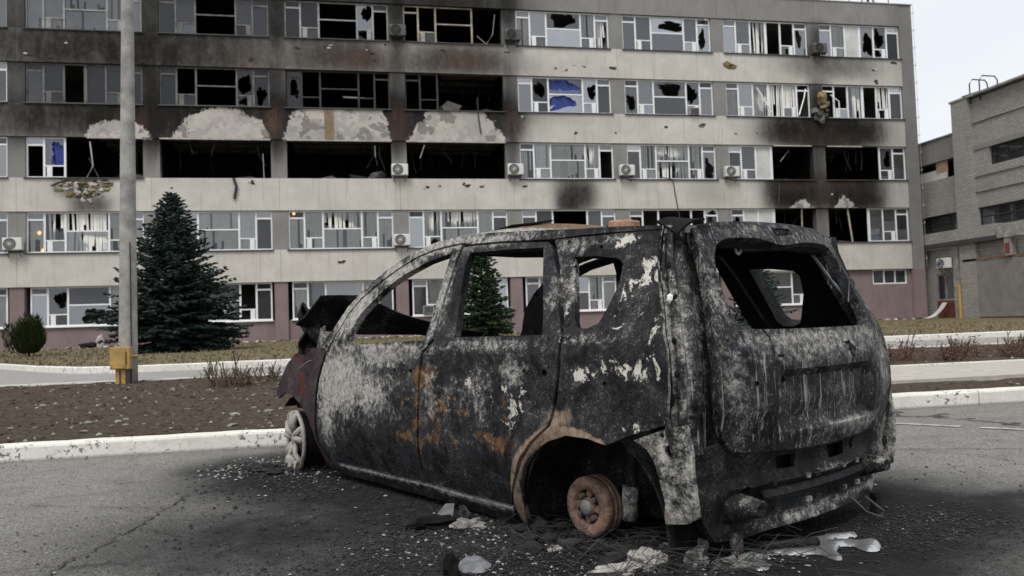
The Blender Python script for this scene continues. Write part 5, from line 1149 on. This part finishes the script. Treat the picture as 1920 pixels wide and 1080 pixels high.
# lamp channels at the rear corners
LA = [(-.395, 1.30), (-.393, 1.257), (-.406, 1.16), (-.442, 1.044), (-.487, .924), (-.523, .82), (-.526, .678), (-.516, .577), (-.56, .44)]
LB = [(.533, 1.315), (.538, 1.237), (.563, 1.116), (.611, .976), (.648, .873), (.678, .673), (.671, .60), (.669, .562), (.664, .44)]
def at_z(L, z):
    zz = [p[1] for p in L][::-1]; xx = [p[0] for p in L][::-1]; return float(np.interp(z, zz, xx))
def channel(sd):
    prof_s = [0, .04, .07, .16, .2, .34, .38, .56, .60, .74, .78, .93, 1.0]; prof_d = [0, .008, .036, .036, .008, .004, .028, .026, .022, .052, .085, .095, .05]
    nv = 40; mb = MB(); cols = []
    for i in range(nv + 1):
        z = 1.312 - (1.312 - .445) * i / nv
        xa = at_z(LA, z); A = Vector((xa, S(xa, z), z)); yb = at_z(LB, z); B = Vector((RRx(yb, z), yb, z))
        for s, d in zip(prof_s, prof_d):
            P = A.lerp(B, s); bul = .035 * math.sin(PI * s); k = d * min(1, i / 3) * (1.5 if 2 < i < 10 and .3 < s < .75 else 1)
            P += Vector((-1, 1, 0)).normalized() * (bul - k) + Vector((0, 0, .004 * mnoise.noise(P * 14)))
            mb.v.append((P.x, P.y * sd, P.z)); cols.append((.50 - .26 * (i < 11) - .26 * (s > .72) - .15 * (i > 33) + .22 * math.sin(s * 19) * (i > 12), .10 * (i < 12), .05, 0))
    m = len(prof_s)
    for i in range(nv):
        for j in range(m - 1):
            k = i * m + j; q = (k, k + m, k + m + 1, k + 1); mb.f.append(q if sd > 0 else q[::-1]); mb.mi.append(0)
    o = mb.build('lamp_recess', [BD, INN if sd > 0 else BD], car, True); set_attr(o, 'burn', cols); solidify(o, .03, -1, 1, 0); return o
lc = channel(1); channel(-1)
mb = MB()
for z, s in ((1.15, .22), (1.02, .3), (.86, .18), (.74, .16), (.66, .15), (.62, .5)):
    xa = at_z(LA, z); yb = at_z(LB, z); P = Vector((xa, S(xa, z), z)).lerp(Vector((RRx(yb, z), yb, z)), s); mb.blob((P.x - .012, P.y + .012, P.z), .011, RS, .2, (1, 1, 1.3), 0, 1)
mb.build('bolt_hole', INN, car)
P = Vector((-.45, .80, 1.03)); mb = MB(); mb.blob((-.487, .735, 1.02), .018, RS, .15, (.8, .6, 1.2)); mb.build('white_cap', simple('white_cap', (.7, .7, .68), .6, .05, 9), car)
mb = MB(); mb.grid(lambda u, v: (-.36 - .10 * v - .03 * u, .64 - .14 * u, 1.325 + .018 * math.sin(u * 3) - .06 * v * (1 - u)), 5, 4); o = mb.build('corner_flap', [INN], car, True); solidify(o, .01)
# rear valance, bumper beam and crash boxes
VAL = [(.767, .453), (.735, .33), (.701, .219), (.609, .095), (.50, .085), (.3, .10), (.0, .105), (-.3, .10), (-.50, .085), (-.609, .095), (-.77, .21), (-.80, .33), (-.80, .455), (-.6, .47), (0, .45), (.6, .47)]
def RV(y, z):
    x = RRx(y, z) + .014 + .028 * (1 - sstep(.52, .68, abs(y)))
    x -= .02 * sstep(.30, .285, z) if z < .3 else 0
    x += .02 * (1 - abs(z - .36) / .05) if abs(z - .36) < .05 and abs(y) < .55 else 0
    x -= .045 * (1 - sstep(.085, .16, z)) * (1 - abs(y))
    x -= .014 * math.exp(-((z - .29) / .012) ** 2) * (abs(y) < .5) + .012 * math.exp(-((z - .178) / .012) ** 2) * (abs(y) < .5)
    x += .012 * math.exp(-((z - .235) / .03) ** 2) * (abs(y) < .5)
    return x + .006 * mnoise.noise(Vector((y * 8, z * 8, 5)))
v, t = cdt(VAL, [[(.281, .385), (.156, .38), (.145, .325), (.261, .33)], [(-.085, .385), (-.24, .385), (-.26, .325), (-.12, .325)], circ(-.36, .36, .02, 10, .03), circ(.46, .26, .03, 8), circ(.36, .20, .015, 8)], .035)
mb = MB(); mb.v = [(RV(y, z), y, z) for y, z in v]; mb.f = [tuple(q[::-1]) for q in t]; mb.mi = [0] * len(t)
o = mb.build('rear_valance', [DKM, INN], car, True); set_attr(o, 'burn', [(.20 + .5 * math.exp(-((z - .125) / .025) ** 2) * (1 if y < .2 else .3) + .5 * math.exp(-(((y + .74) / .14) ** 2)) + .45 * math.exp(-(((y + .15) / .28) ** 2 + ((z - .292) / .012) ** 2)) + .45 * math.exp(-(((y + .1) / .3) ** 2 + ((z - .178) / .012) ** 2)), .12 * math.exp(-(((y - .3) / .08) ** 2 + ((z - .35) / .05) ** 2)), 0, .0) for y, z in v]); solidify(o, .02, -1, 1, 0)
def beam(name, z0, z1, out, y0, y1, at):
    mb = MB(); n = 24; cols = []
    for i in range(n + 1):
        y = y0 + (y1 - y0) * i / n; xb = RRx(y, .3) + .03
        for (dx, z) in ((0, z0), (-out, z0 + .006), (-out - .01, (z0 + z1) / 2), (-out, z1 - .006), (0, z1)): mb.v.append((xb + dx, y, z)); cols.append(at(y))
    for i in range(n):
        for j in range(4):
            k = i * 5 + j; mb.f.append((k, k + 5, k + 6, k + 1)); mb.mi.append(0)
    o = mb.build(name, [DKM], car, False); set_attr(o, 'burn', cols); solidify(o, .006, 0); return o
beam('bumper_beam', .212, .258, .008, -.46, .38, lambda y: (.16, 0, 0, 0))
for k in range(11):
    if k in (1, 2, 5, 8): continue
    y = .30 - k * .075 + RS.uniform(-.015, .015)
    for z in (.283, .187):
        mb = MB(); xb = RRx(y, .3) + .03; mb.box(xb - .016, xb - .002, y - .013, y + .013, z - .010, z + .010); o = mb.build('bumper_tab', DKM, car); set_attr(o, 'burn', [((.62 if k % 2 else .2) if y < .15 else .15, 0, 0, 0)] * 8)
for y, zc in ((.49, .205), (-.52, .235)):
    mb = MB(); n = 12; prof = [(.0, .066, .058), (-.03, .062, .054), (-.10, .044, .036), (-.135, .036, .028), (-.136, .03, .022), (-.12, 0.001, .001)]
    for (dx, ry, rz) in prof:
        for k in range(n):
            a = 2 * PI * k / n; cs, sn = math.cos(a), math.sin(a); sq = (abs(cs) ** 4 + abs(sn) ** 4) ** -.25
            mb.v.append((RRx(y, .2) + .04 + dx, y + ry * cs * sq, zc + rz * sn * sq - dx * .1))
    for i in range(len(prof) - 1):
        for k in range(n): mb.f.append((i * n + k, i * n + (k + 1) % n, (i + 1) * n + (k + 1) % n, (i + 1) * n + k)); mb.mi.append(0)
    o = mb.build('crash_box', DKM, car, True); set_attr(o, 'burn', [(.42 if v[2] > zc + .02 else .1, 0, 0, 0) for v in mb.v])  # upper part paler: light from above put into the burn colour
mb = MB(); mb.tube([(-.60, -.33, .12), (-.66, -.35, .06), (-.70, -.40, .035), (-.70, -.42, .06), (-.64, -.38, .12)], .006, 6); mb.build('tow_loop', STUD0, car)
for y, h in ((.52, .12), (-.58, .1)):
    mb = MB(); mb.box(-.60, -.57, y - .022, y + .022, .0, h); o = mb.build('hanger_bracket', DKM, car); set_attr(o, 'burn', [(.3, 0, 0, .3)] * 8)
# roof
CANT = [(-.5, 1.30), (-.388, 1.313), (-.168, 1.334), (.054, 1.35), (.419, 1.382), (.695, 1.403), (.959, 1.418), (1.216, 1.403), (1.452, 1.356)]
def roof_pt(u, v):
    w = v * 2 - 1; xf = 1.30 + .10 * (1 - w * w); xr = -.43 - .05 * (1 - w * w); x = xr + (xf - xr) * u
    ze = float(np.interp(x, [p[0] for p in CANT], [p[1] for p in CANT])) - .003; ye = S(x, ze) - .004
    z = ze + (.018 + .058 * math.exp(-((x - .72) / .42) ** 2)) * (1 - abs(w) ** 2.4) + .006 * mnoise.noise(Vector((x * 3, w * 3, 1))) - .012 * math.exp(-((x - .3) / .25) ** 2 - ((w + .2) / .3) ** 2)
    return (x, ye * w, z)
mb = MB(); mb.grid(roof_pt, 44, 30); rc = [(.35 + .3 * (abs(v[1]) > .5), .9 * math.exp(-((v[0] - .35) / .55) ** 2), 0, .2) for v in mb.v]
o = mb.build('roof', [BM, INN], car, True); set_attr(o, 'burn', rc); solidify(o, .03, -1, 1, 0)
mb = MB(); mb.v = [(.94, .50, 1.424), (.93, .30, 1.438), (.76, .28, 1.470), (.76, .45, 1.452), (.63, .42, 1.448), (.63, .28, 1.472)]; mb.f = [(0, 1, 2, 3), (3, 2, 5, 4)]; mb.mi = [0, 0]
o = mb.build('roof_flap', [INN], car); solidify(o, .008)
mb = MB(); mb.box(-.35, 1.2, -.57, .57, 1.22, 1.235) if False else mb.tube([(1.0, -.6, 1.35), (1.0, 0, 1.385), (1.0, .6, 1.35)], .025, 6); mb.tube([(.15, -.6, 1.29), (.15, 0, 1.32), (.15, .6, 1.29)], .03, 6); mb.tube([(-.42, -.5, 1.26), (-.46, 0, 1.27), (-.42, .5, 1.26)], .04, 6); mb.build('roof_bow', INN, car)
# cabin: floor, firewall, dashboard, seats
mb = MB(); mb.box(.48, 2.2, -.74, .74, .10, .15); mb.box(-.56, .478, -.45, .45, .10, .36); mb.build('floor', INN, car)
mb = MB(); mb.grid(lambda u, v: (2.20 + .05 * math.sin(v * 9), -.74 + 1.48 * v, .1 + .70 * u), 8, 10); o = mb.build('firewall', INN, car); solidify(o, .03)
mb = MB(); mb.grid(lambda u, v: (1.72 + .46 * u, -.68 + 1.36 * v, .74 + .10 * math.sin(PI * min(1, u * 1.2)) + .028 * mnoise.noise(Vector((u * 6, v * 14, 3))) + .015 * mnoise.noise(Vector((u * 15, v * 34, 7)))), 16, 40); c = [(.35 + .3 * mnoise.noise(Vector(v) * 9), .55, 0, 0) for v in mb.v]
o = mb.build('dashboard', [DKM], car, True); set_attr(o, 'burn', c); solidify(o, .05)
mb = MB()
for a in range(20): pass
mb.lathe([(.165, -.008), (.175, 0), (.165, .008), (.155, 0), (.165, -.008)], (1.66, .36, .70), 'x', 24); mb.tube([(1.66, .36, .87), (1.66, .36, .53)], .012, 5); mb.tube([(1.66, .2, .70), (1.66, .52, .70)], .012, 5); mb.build('steering_wheel_frame', INN, car)
for y in (.36, -.36):
    mb = MB(); mb.tube([(1.15, y - .2, .32), (1.02, y - .2, .72), (.98, y - .1, .84), (.98, y + .1, .84), (1.02, y + .2, .72), (1.15, y + .2, .32)], .016, 6); mb.tube([(1.15, y - .2, .32), (1.55, y - .2, .34), (1.55, y + .2, .34), (1.15, y + .2, .32)], .016, 6); mb.tube([(1.05, y - .2, .6), (1.05, y + .2, .6)], .01, 5); mb.build('seat_frame', INN, car)
mb = MB(); mb.tube([(.30, -.6, .3), (.20, -.6, .74), (.19, 0, .78), (.20, .6, .74), (.30, .6, .3)], .018, 6); mb.build('rear_seat_frame', INN, car)
# engine bay and hood
mb = MB(); mb.box(2.3, 2.85, -.5, .5, .15, .55)
for k in range(16): mb.blob((RS.uniform(2.3, 2.85), RS.uniform(-.5, .5), RS.uniform(.5, .68)), RS.uniform(.05, .13), RS, .4, (1, 1, .8))
mb.build('engine_block', INN, car)
mb = MB(); mb.box(2.87, 2.95, -.66, .66, .40, .48); mb.box(2.87, 2.95, -.66, .66, .15, .21); mb.box(2.88, 2.94, -.1, .1, .211, .399); mb.build('front_crossmember', INN, car)
def hood_pt(u, v):
    y = -.70 + 1.40 * v; x = 2.34 + .62 * u; z = .80 - .16 * u ** 1.5 - .03 * (abs(2 * v - 1)) ** 3 + .018 * mnoise.noise(Vector((x * 3, y * 3, 0))); return (x, y, z)
mb = MB(); mb.grid(hood_pt, 14, 24); c = [(.10, 0, 0, 0)] * len(mb.v); o = mb.build('hood', [BF, INN], car, True); set_attr(o, 'burn', c); solidify(o, .012, -1, 1, 0)
HT = [(.90, 1.02), (.80, 1.165), (.49, 1.165), (.377, 1.12), (.183, 1.04), (-.044, .975), (-.3, .915), (-.55, .89)]; HB = [(.90, .985), (.78, .95), (.574, .925), (.45, .905), (.2, .895), (.0, .892), (-.3, .87), (-.55, .85)]
def fold_pt(u, v):
    yt = float(np.interp(u, np.linspace(0, 1, 8), [p[0] for p in HT])); zt_ = float(np.interp(u, np.linspace(0, 1, 8), [p[1] for p in HT])); yb = float(np.interp(u, np.linspace(0, 1, 8), [p[0] for p in HB])); zb = float(np.interp(u, np.linspace(0, 1, 8), [p[1] for p in HB]))
    y = yb + (yt - yb) * v; z = zb + (zt_ - zb) * v; x = 2.42 - .14 * v + .03 * math.sin(u * 11 + v * 2) + .03 * mnoise.noise(Vector((u * 5, v * 3, 8))); return (x, y, z)
mb = MB(); mb.grid(fold_pt, 36, 8); c = [(.22 if v[2] > 1.13 else .09, 0, 0, 0) for v in mb.v]  # paler top edge: a highlight put into the ash colour
o = mb.build('buckled_hood_sheet', [DKM], car, True); set_attr(o, 'burn', c); solidify(o, .008, 0)
mb = MB(); mb.grid(lambda u, v: (2.42 + .06 * math.sin(v * 5) + .05 * u, .86 - .05 * u - .16 * v * (1 - u) + .03 * math.sin(u * 9 + v * 6), .80 + .33 * u - .03 * v), 14, 6); c = [(.25, 0, 0, 0)] * len(mb.v); o = mb.build('torn_hood_corner', [DKM], car, True); set_attr(o, 'burn', c); solidify(o, .01, 0)
mb = MB(); mb.grid(lambda u, v: (2.27 + .05 * math.sin(v * 4), .80 - .03 * u + .02 * v, .80 + .17 * u * (1 - .4 * v)), 6, 5); c = [(.55, 0, 0, 0)] * len(mb.v); o = mb.build('hinge_plate', [DKM], car, True); set_attr(o, 'burn', c); solidify(o, .012, 0)
mb = MB(); mb.tube([(2.13, -.62, .80), (2.17, 0, .815), (2.13, .62, .80)], .04, 6); mb.build('cowl', INN, car)
# wheels, drums, axle
def arch_liner(xc, zc, r, yo, yi, sd):
    mb = MB(); mb.grid(lambda u, v: (xc + r * math.cos(PI * u * 1.1 - .16), (yo + (yi - yo) * v) * sd, zc + r * math.sin(PI * u * 1.1 - .16) * (1 - .02 * v)), 20, 4)
    mb.grid(lambda u, v: (xc - r + 2 * r * u, yi * sd, .1 + (zc + r - .1) * v), 10, 6)
    c = [(.05, .25 if v[2] < .4 else .05, 0, 0) for v in mb.v]; o = mb.build('wheel_arch_liner', DKM, car, True); set_attr(o, 'burn', c); solidify(o, .01, 0)
STUD = simple('rusty_stud', (.07, .055, .045), .8, .4, 30, bump=.5)
for sd in (1, -1):
    arch_liner(-.03, .09, .41, .74, .46, sd); 0
    mb = MB(); mb.grid(lambda u, v: (2.74 - .40 * math.sin(PI * .72 * u - .22 * PI), (.73 - .25 * v) * sd, .12 + .385 * math.cos(PI * .72 * u - .22 * PI)), 10, 3); o = mb.build('wheel_arch_liner', INN, car, True); solidify(o, .01, 0)
    d = MB(); Y = .715 * sd
    prof = [(0, .004), (.036, .004), (.038, -.018), (.040, -.020), (.072, -.021), (.074, -.003), (.112, 0), (.124, -.006), (.127, -.016), (.127, -.040), (.1245, -.041), (.1245, -.046), (.127, -.047), (.127, -.066), (.1245, -.067), (.128, -.07), (.128, -.088), (.0, -.09)]
    d.lathe([(r, h * sd) for r, h in prof], (0.02, Y, .158), 'y', 40); dr = d.build('brake_drum', RUSTM, car, True)
    m1 = MB(); m1.lathe([(0, .012 * sd), (.026, .011 * sd), (.032, .004 * sd), (.032, -.02 * sd)], (.02, Y, .158), 'y', 24); m1.build('hub_cap', STEEL, dr, True)
    m1 = MB(); m1.lathe([(.039, -.0195 * sd), (.073, -.0195 * sd)], (.02, Y, .158), 'y', 30); m1.build('recess_dark_ring', INN, dr)  # flat black ring laid over the recess floor to darken it
    for k in range(4):
        a = PI * .28 + k * PI / 2; m1 = MB(); m1.lathe([(0, .004 * sd), (.012, .002 * sd), (.014, -.02 * sd)], (.02 + .054 * math.cos(a), Y, .158 + .054 * math.sin(a)), 'y', 8); m1.build('wheel_stud', STUD, dr)
        a = PI * .53 + k * PI / 2; m1 = MB(); m1.lathe([(0, -.012 * sd), (.016, -.013 * sd), (.017, -.02 * sd)], (.02 + .055 * math.cos(a), Y, .158 + .055 * math.sin(a)), 'y', 10); m1.build('drum_boss', RUSTM, dr)
    m1 = MB(); m1.tube([(-.16, .60 * sd, .50), (-.14, .60 * sd, .30), (-.13, .60 * sd, .22)], .026, 10); m1.tube([(-.13, .60 * sd, .25), (-.12, .60 * sd, .11)], .035, 10); o = m1.build('shock_absorber', DKM, car, True); set_attr(o, 'burn', [(.6 if v[2] < .26 else .05, 0, .35 if v[2] < .26 else 0, 0) for v in m1.v])
    # front alloy wheel, half melted
    w = MB(); c = (2.735, .775 * sd, .205); R_ = .205
    for k in range(5):
        a0 = k * 2 * PI / 5 + .35
        for q in (-.16, .16):
            p0 = Vector((c[0] + .045 * math.cos(a0 + q), c[1], c[2] + .045 * math.sin(a0 + q))); p1 = Vector((c[0] + .115 * math.cos(a0 + q * .9), c[1] + .018 * sd, c[2] + .115 * math.sin(a0 + q * .9))); p2 = Vector((c[0] + .19 * math.cos(a0 + q * 1.4), c[1] + .005 * sd, c[2] + .19 * math.sin(a0 + q * 1.4)))
            w.tube([p0, p1, p2], [.022, .015 + .008 * RS.random(), .020], 8)
    w.lathe([(.0, .012 * sd), (.05, .010 * sd), (.058, -.03 * sd)], c, 'y', 16)
    w.lathe([(.182, .0), (.200, .010 * sd), (.208, 0), (.204, -.018 * sd), (.186, -.018 * sd), (.182, 0)], c, 'y', 40)
    st_ = Matrix.Rotation(rad(-9), 3, 'Z'); cc_ = Vector((2.735, .69 * sd, .205))
    for i, vv in enumerate(w.v):
        vv = tuple(cc_ + st_ @ (Vector(vv) - cc_))
        n_ = mnoise.noise(Vector(vv) * 9); w.v[i] = (vv[0] + .012 * n_, vv[1] + .010 * n_, max(.002, vv[2] + .012 * mnoise.noise(Vector(vv) * 7 + Vector((9, 0, 0)))))
    wh = w.build('front_wheel', simple('melted_alloy', (.29, .27, .24), .75, .3, 18, bump=.6), car, True)
    m1 = MB(); m1.lathe([(.196, -.022 * sd), (.186, -.06 * sd), (.186, -.16 * sd), (.200, -.17 * sd), (.176, -.17 * sd), (.17, -.06 * sd), (.18, -.022 * sd)], c, 'y', 36); m1.v = [tuple(cc_ + st_ @ (Vector(q) - cc_)) for q in m1.v]; m1.build('rim_barrel', INN, wh, True)
    m1 = MB(); m1.lathe([(.03, -.08 * sd), (.13, -.08 * sd), (.13, -.1 * sd), (.03, -.1 * sd)], c, 'y', 30); m1.build('brake_disc', DKM, wh)
    m1 = MB(); m1.tube([(2.735, .60 * sd, .2), (2.735, .45 * sd, .6)], .04, 8); m1.build('suspension_strut', INN, car)
    if sd > 0:
        m1 = MB()
        for k in range(4): m1.blob((2.66 + .04 * k, .80, .05 + .02 * (k % 2)), .035, RS, .4, (1, .7, 1.2), 0, 1)
        m1.build('melted_drip', simple('ash_alloy', (.30, .28, .25), .8, .3, 30, bump=.5), wh)
mb = MB(); mb.tube([(.02, -.6, .158), (.02, .6, .158)], .035, 8); mb.box(.0, .5, -.5, -.42, .12, .2); mb.box(.0, .5, .42, .5, .12, .2); mb.build('rear_axle', INN, car)

# ================================================================== what lies on and round the car
t = c2w(-.062, .50, 1.358)
mb = MB(); mb.box(-.06, .06, -.04, .04, -.021, .021); bk = mb.build('brick', simple('orange_brick', (.33, .155, .085), .93, .35, 28, bump=.7, c2=(.46, .27, .18)), None); bk.location = t; bk.rotation_euler = (0, rad(-4), CAR_A + .12)
bv = bk.modifiers.new('worn', 'BEVEL'); bv.width = .008; bv.segments = 2; tag(bk, 'broken orange brick lying on the roof of the burnt car', 'brick')
alum = simple('melted_aluminium', (.55, .56, .57), .32, .18, 14, metal=.85, bump=.25)
dull_al = simple('dull_aluminium', (.20, .205, .22), .62, .4, 22, metal=.35, bump=.6)
def puddle(label, pts, h, group='solidified puddles of melted aluminium', mat=None):
    pts = chaikin(pts, 2); v, tr = cdt(pts, [], .022)
    mb = MB(); cx = sum(p[0] for p in pts) / len(pts); cy = sum(p[1] for p in pts) / len(pts)
    for (x, y) in v:
        d = max(0, sdist((x, y), pts)); k = min(1, d / .016); mb.v.append((x, y, .003 + h * math.sqrt(max(0, 1 - (1 - k) ** 2)) + .0025 * mnoise.noise(Vector((x * 25, y * 25, 0))) * k))
    mb.f = [tuple(q) for q in tr]; mb.mi = [0] * len(tr)
    # closed rim down to the asphalt
    b0 = [i for i, (x, y) in enumerate(v) if abs(sdist((x, y), pts)) < 1e-4]
    o = mb.build('aluminium_puddle', mat or alum, None, True, origin=(cx, cy, 0)); return tag(o, label, 'metal puddle', group)
puddle('large branching puddle of shiny melted aluminium behind the rear bumper', [(1.486, 3.069), (1.651, 3.069), (1.746, 3.081), (1.847, 3.082), (1.957, 3.114), (2.067, 3.112), (2.058, 3.08), (2.031, 3.055), (1.95, 3.054), (1.87, 3.048), (1.935, 3.031), (1.991, 3.001), (2.045, 3.006), (2.083, 2.978), (2.052, 2.918), (1.999, 2.853), (1.954, 2.858), (1.942, 2.902), (1.947, 2.937), (1.899, 2.967), (1.84, 2.904), (1.827, 2.84), (1.789, 2.786), (1.765, 2.807), (1.764, 2.899), (1.679, 2.896), (1.599, 2.932), (1.544, 2.939), (1.564, 2.895), (1.538, 2.884), (1.496, 2.926), (1.456, 2.997)], .016)
puddle('small aluminium puddle cut by the bottom edge under the dark pipe', [(1.433, 2.917), (1.491, 2.927), (1.531, 2.915), (1.519, 2.862), (1.489, 2.77), (1.433, 2.766), (1.402, 2.844)], .014)
puddle('flat grey aluminium plate lying in front of the rear arch near the bottom edge', [(.364, 3.182), (.411, 3.26), (.48, 3.267), (.487, 3.201), (.508, 3.148), (.474, 3.06), (.433, 3.047), (.385, 3.066), (.357, 3.096)], .014, mat=dull_al)
puddle('pale aluminium puddle beside the lump of ash under the brake drum', [(.902, 2.948), (.952, 3.02), (.978, 3.076), (.982, 3.011), (1.037, 3.012), (1.096, 2.998), (1.063, 2.952), (1.004, 2.938), (.937, 2.896)], .012, mat=dull_al)
mb = MB(); mb.tube([(1.37, 2.985, .028), (1.6, 2.965, .03), (1.80, 2.965, .028)], [.017, .019, .020], 10); o = mb.build('exhaust_pipe', DKM, None, True, origin=(1.58, 2.97, .02)); set_attr(o, 'burn', [(.2, 0, 0, 0)] * len(mb.v)); tag(o, 'dark round exhaust pipe lying across the aluminium puddle', 'pipe')
ashm = simple('pale_ash_crust', (.36, .34, .31), .95, .6, 30, bump=.9, c2=(.55, .53, .49)); ashg = simple('grey_ash_crust', (.20, .195, .185), .95, .7, 24, bump=.9)
rock('ash_lump', 'big pale lump of ash at the bottom edge below the brake drum', 'ash lump', 1.075, 2.955, .02, .062, ashm, (1.2, .8, .75), None, .35, 3)
rock('ash_lump', 'flat pale ash slab left of the big ash lump at the bottom edge', 'ash lump', .93, 2.90, .012, .07, ashm, (1.5, .5, .4), None, .35, 3)
rock('ash_lump', 'black and white crumbly lump standing under the rear corner', 'ash lump', 1.245, 2.885, .025, .042, ashg, (.9, .8, 1.1), None, .5, 3)
rock('ash_lump', 'pale elongated stub leaning next to the crumbly lump', 'ash lump', 1.305, 2.965, .028, .036, ashm, (.7, .7, 1.4), None, .4, 3)
rock('ash_lump', 'long crust of white crumbs running along the bottom edge', 'ash lump', 1.40, 2.855, .012, .085, ashg, (1.2, .45, .35), None, .5, 3)
DSC = simple('dull_scrap', (.11, .11, .108), .7, .4, 20, metal=.2)
rock('charred_lump', 'dark charred peg standing beside the flat grey plate', 'charred lump', .335, 3.06, .03, .05, INN, (.7, .7, 1.1), None, .4, 2)
rock('charred_lump', 'flattened grey shell with a pale core near the rear sill', 'charred lump', .50, 3.73, .02, .06, ashg, (1.3, .9, .45), None, .45, 3)
rock('charred_lump', 'dark crumpled scrap left of the flattened shell', 'charred lump', .33, 3.80, .02, .075, INN, (1.5, .8, .4), None, .6, 2)
mb = MB(); mb.tube([(.50 + .02 * math.cos(a), 3.88 + .014 * math.sin(a) + .005 * a, .03 + .02 * math.sin(a)) for a in np.arange(0, 22, .5)], .003, 5); o = mb.build('burnt_spring', STUD0, origin=(.50, 3.9, .05)); tag(o, 'small coiled spring lying beside the sill in the ash', 'spring')
mb = MB(); mb.add([(.36, 3.86, .05), (.43, 3.83, .03), (.45, 3.90, .085), (.41, 3.93, .08)], [(0, 1, 2, 3)]); o = mb.build('metal_scrap', DSC, origin=(.4, 3.88, .05)); solidify(o, .004); tag(o, 'bent grey metal scrap leaning on the dark crumpled scrap', 'metal scrap')
mb = MB(); mb.grid(lambda u, v: (.74 + .16 * u, 3.22 + .03 * u + .03 * v * (1 - u * .6), .008 + .02 * math.sin(u * 5) * v), 8, 3); o = mb.build('metal_scrap', ashm, origin=(.8, 3.22, .01)); solidify(o, .004); tag(o, 'thin pale twisted strip on the black ground before the rear arch', 'metal scrap')
# ash, char, crumbs of safety glass, tyre wire
RA = random.Random(21)
flk = [simple('black_char_flake', (.006, .006, .006), .85, .5, 20, obj=False), simple('grey_char_flake', (.026, .026, .026), .9, .4, 20, obj=False), simple('white_ash_flake', (.26, .255, .235), .95, .35, 20, obj=False), simple('green_glass_crumb', (.018, .032, .031), .4, .4, 20, obj=False)]
def flake(mb, x, y, z, r, mi, h=None):
    a = RA.random() * 6; n = RA.randint(3, 5); h = h or r * RA.uniform(.25, .8); vs = [(x + r * RA.uniform(.6, 1.2) * math.cos(a + 2 * PI * k / n), y + r * RA.uniform(.6, 1.2) * math.sin(a + 2 * PI * k / n), z + RA.uniform(0, h * .4)) for k in range(n)] + [(x + RA.uniform(-r, r) * .3, y + RA.uniform(-r, r) * .3, z + h)]
    mb.add(vs, [(k, (k + 1) % n, n) for k in range(n)], mi)
mb = MB()
for (cx, cy, sx, sy, n, r0, r1, wts) in ((-.62, 5.85, .17, .17, 1500, .004, .018, (.35, .40, .25, 0)), (-.30, 5.3, .28, .30, 900, .004, .016, (.55, .38, .07, 0)), (.50, 3.55, .26, .22, 2600, .003, .013, (.58, .34, .06, .02)), (.25, 3.3, .35, .25, 1900, .003, .010, (.62, .36, .015, .005)), (.92, 3.22, .26, .16, 1700, .002, .008, (.72, .14, .14, 0)), (1.0, 3.5, .25, .18, 900, .004, .013, (.7, .15, .15, 0)), (1.25, 2.97, .35, .12, 1300, .003, .011, (.62, .23, .15, 0)), (2.4, 3.15, .32, .20, 2600, .003, .009, (.66, .24, .006, .10)), (1.0, 4.3, .9, .5, 1200, .004, .014, (.7, .28, .02, 0)), (.0, 4.2, .9, .8, 1300, .002, .008, (.70, .29, .01, .0)), (-1.5, 4.6, 1.2, 1.3, 260, .002, .007, (.6, .35, .05, 0)), (3.5, 3.9, 1.2, 1.0, 400, .003, .009, (.65, .3, .05, 0)), (-2.0, 6.4, 1.6, .35, 160, .003, .010, (.6, .35, .05, 0))):
    for k in range(n):
        x, y = RA.gauss(cx, sx), RA.gauss(cy, sy)
        if y > 6.8: continue
        flake(mb, x, y, .003, RA.uniform(r0, r1) * (1.5 if RA.random() < .06 else 1), RA.choices([0, 1, 2, 3], wts)[0])
kind(tag(mb.build('ash_debris', flk), 'ash flakes, char crumbs and broken safety glass scattered round the burnt car', 'ash'), 'stuff')
mb = MB()
for (cx, cy, s, n, L) in ((*c2w(2.85, .93).xy, .07, 120, .13), (*c2w(-.05, .72).xy, .16, 130, .2), (*c2w(-.35, .62).xy, .22, 200, .26), (1.25, 3.1, .16, 120, .2)):
    for k in range(n):
        x, y = RA.gauss(cx, s), RA.gauss(cy, s); a = RA.random() * 6; l = L * RA.uniform(.5, 1.3); e = RA.uniform(.1, .7)
        mb.tube([(x, y, .004), (x + l * .4 * math.cos(a), y + l * .4 * math.sin(a), .004 + l * .45 * e), (x + l * .8 * math.cos(a + .3), y + l * .8 * math.sin(a + .3), .004 + l * .5 * e), (x + l * math.cos(a + .6), y + l * math.sin(a + .6), .004 + l * .3 * e)], .0016, 3, cap=False)
kind(tag(mb.build('tyre_wire', simple('burnt_wire', (.02, .02, .021), .7, .4, 20, obj=False)), 'tangled steel wire left from the burnt tyres under the car', 'wire'), 'stuff')
mb = MB()
for (cx, cy, sx, sy, n) in ((*c2w(2.82, .93).xy, .10, .08, 26), (*c2w(.25, .66).xy, .12, .07, 14), (*c2w(-.25, .62).xy, .2, .1, 22), (*c2w(.02, .72).xy, .12, .05, 8)):
    for k in range(n): mb.blob((RA.gauss(cx, sx), RA.gauss(cy, sy), RA.uniform(.0, .03)), RA.uniform(.02, .06), RA, .6, (1.2, 1, .6), RA.choices([0, 1, 2], [.75, .18, .07])[0], 1)
kind(tag(mb.build('burnt_rubber_heap', flk[:3]), 'black heaps of burnt rubber and ash below the wheels', 'ash heap'), 'stuff')
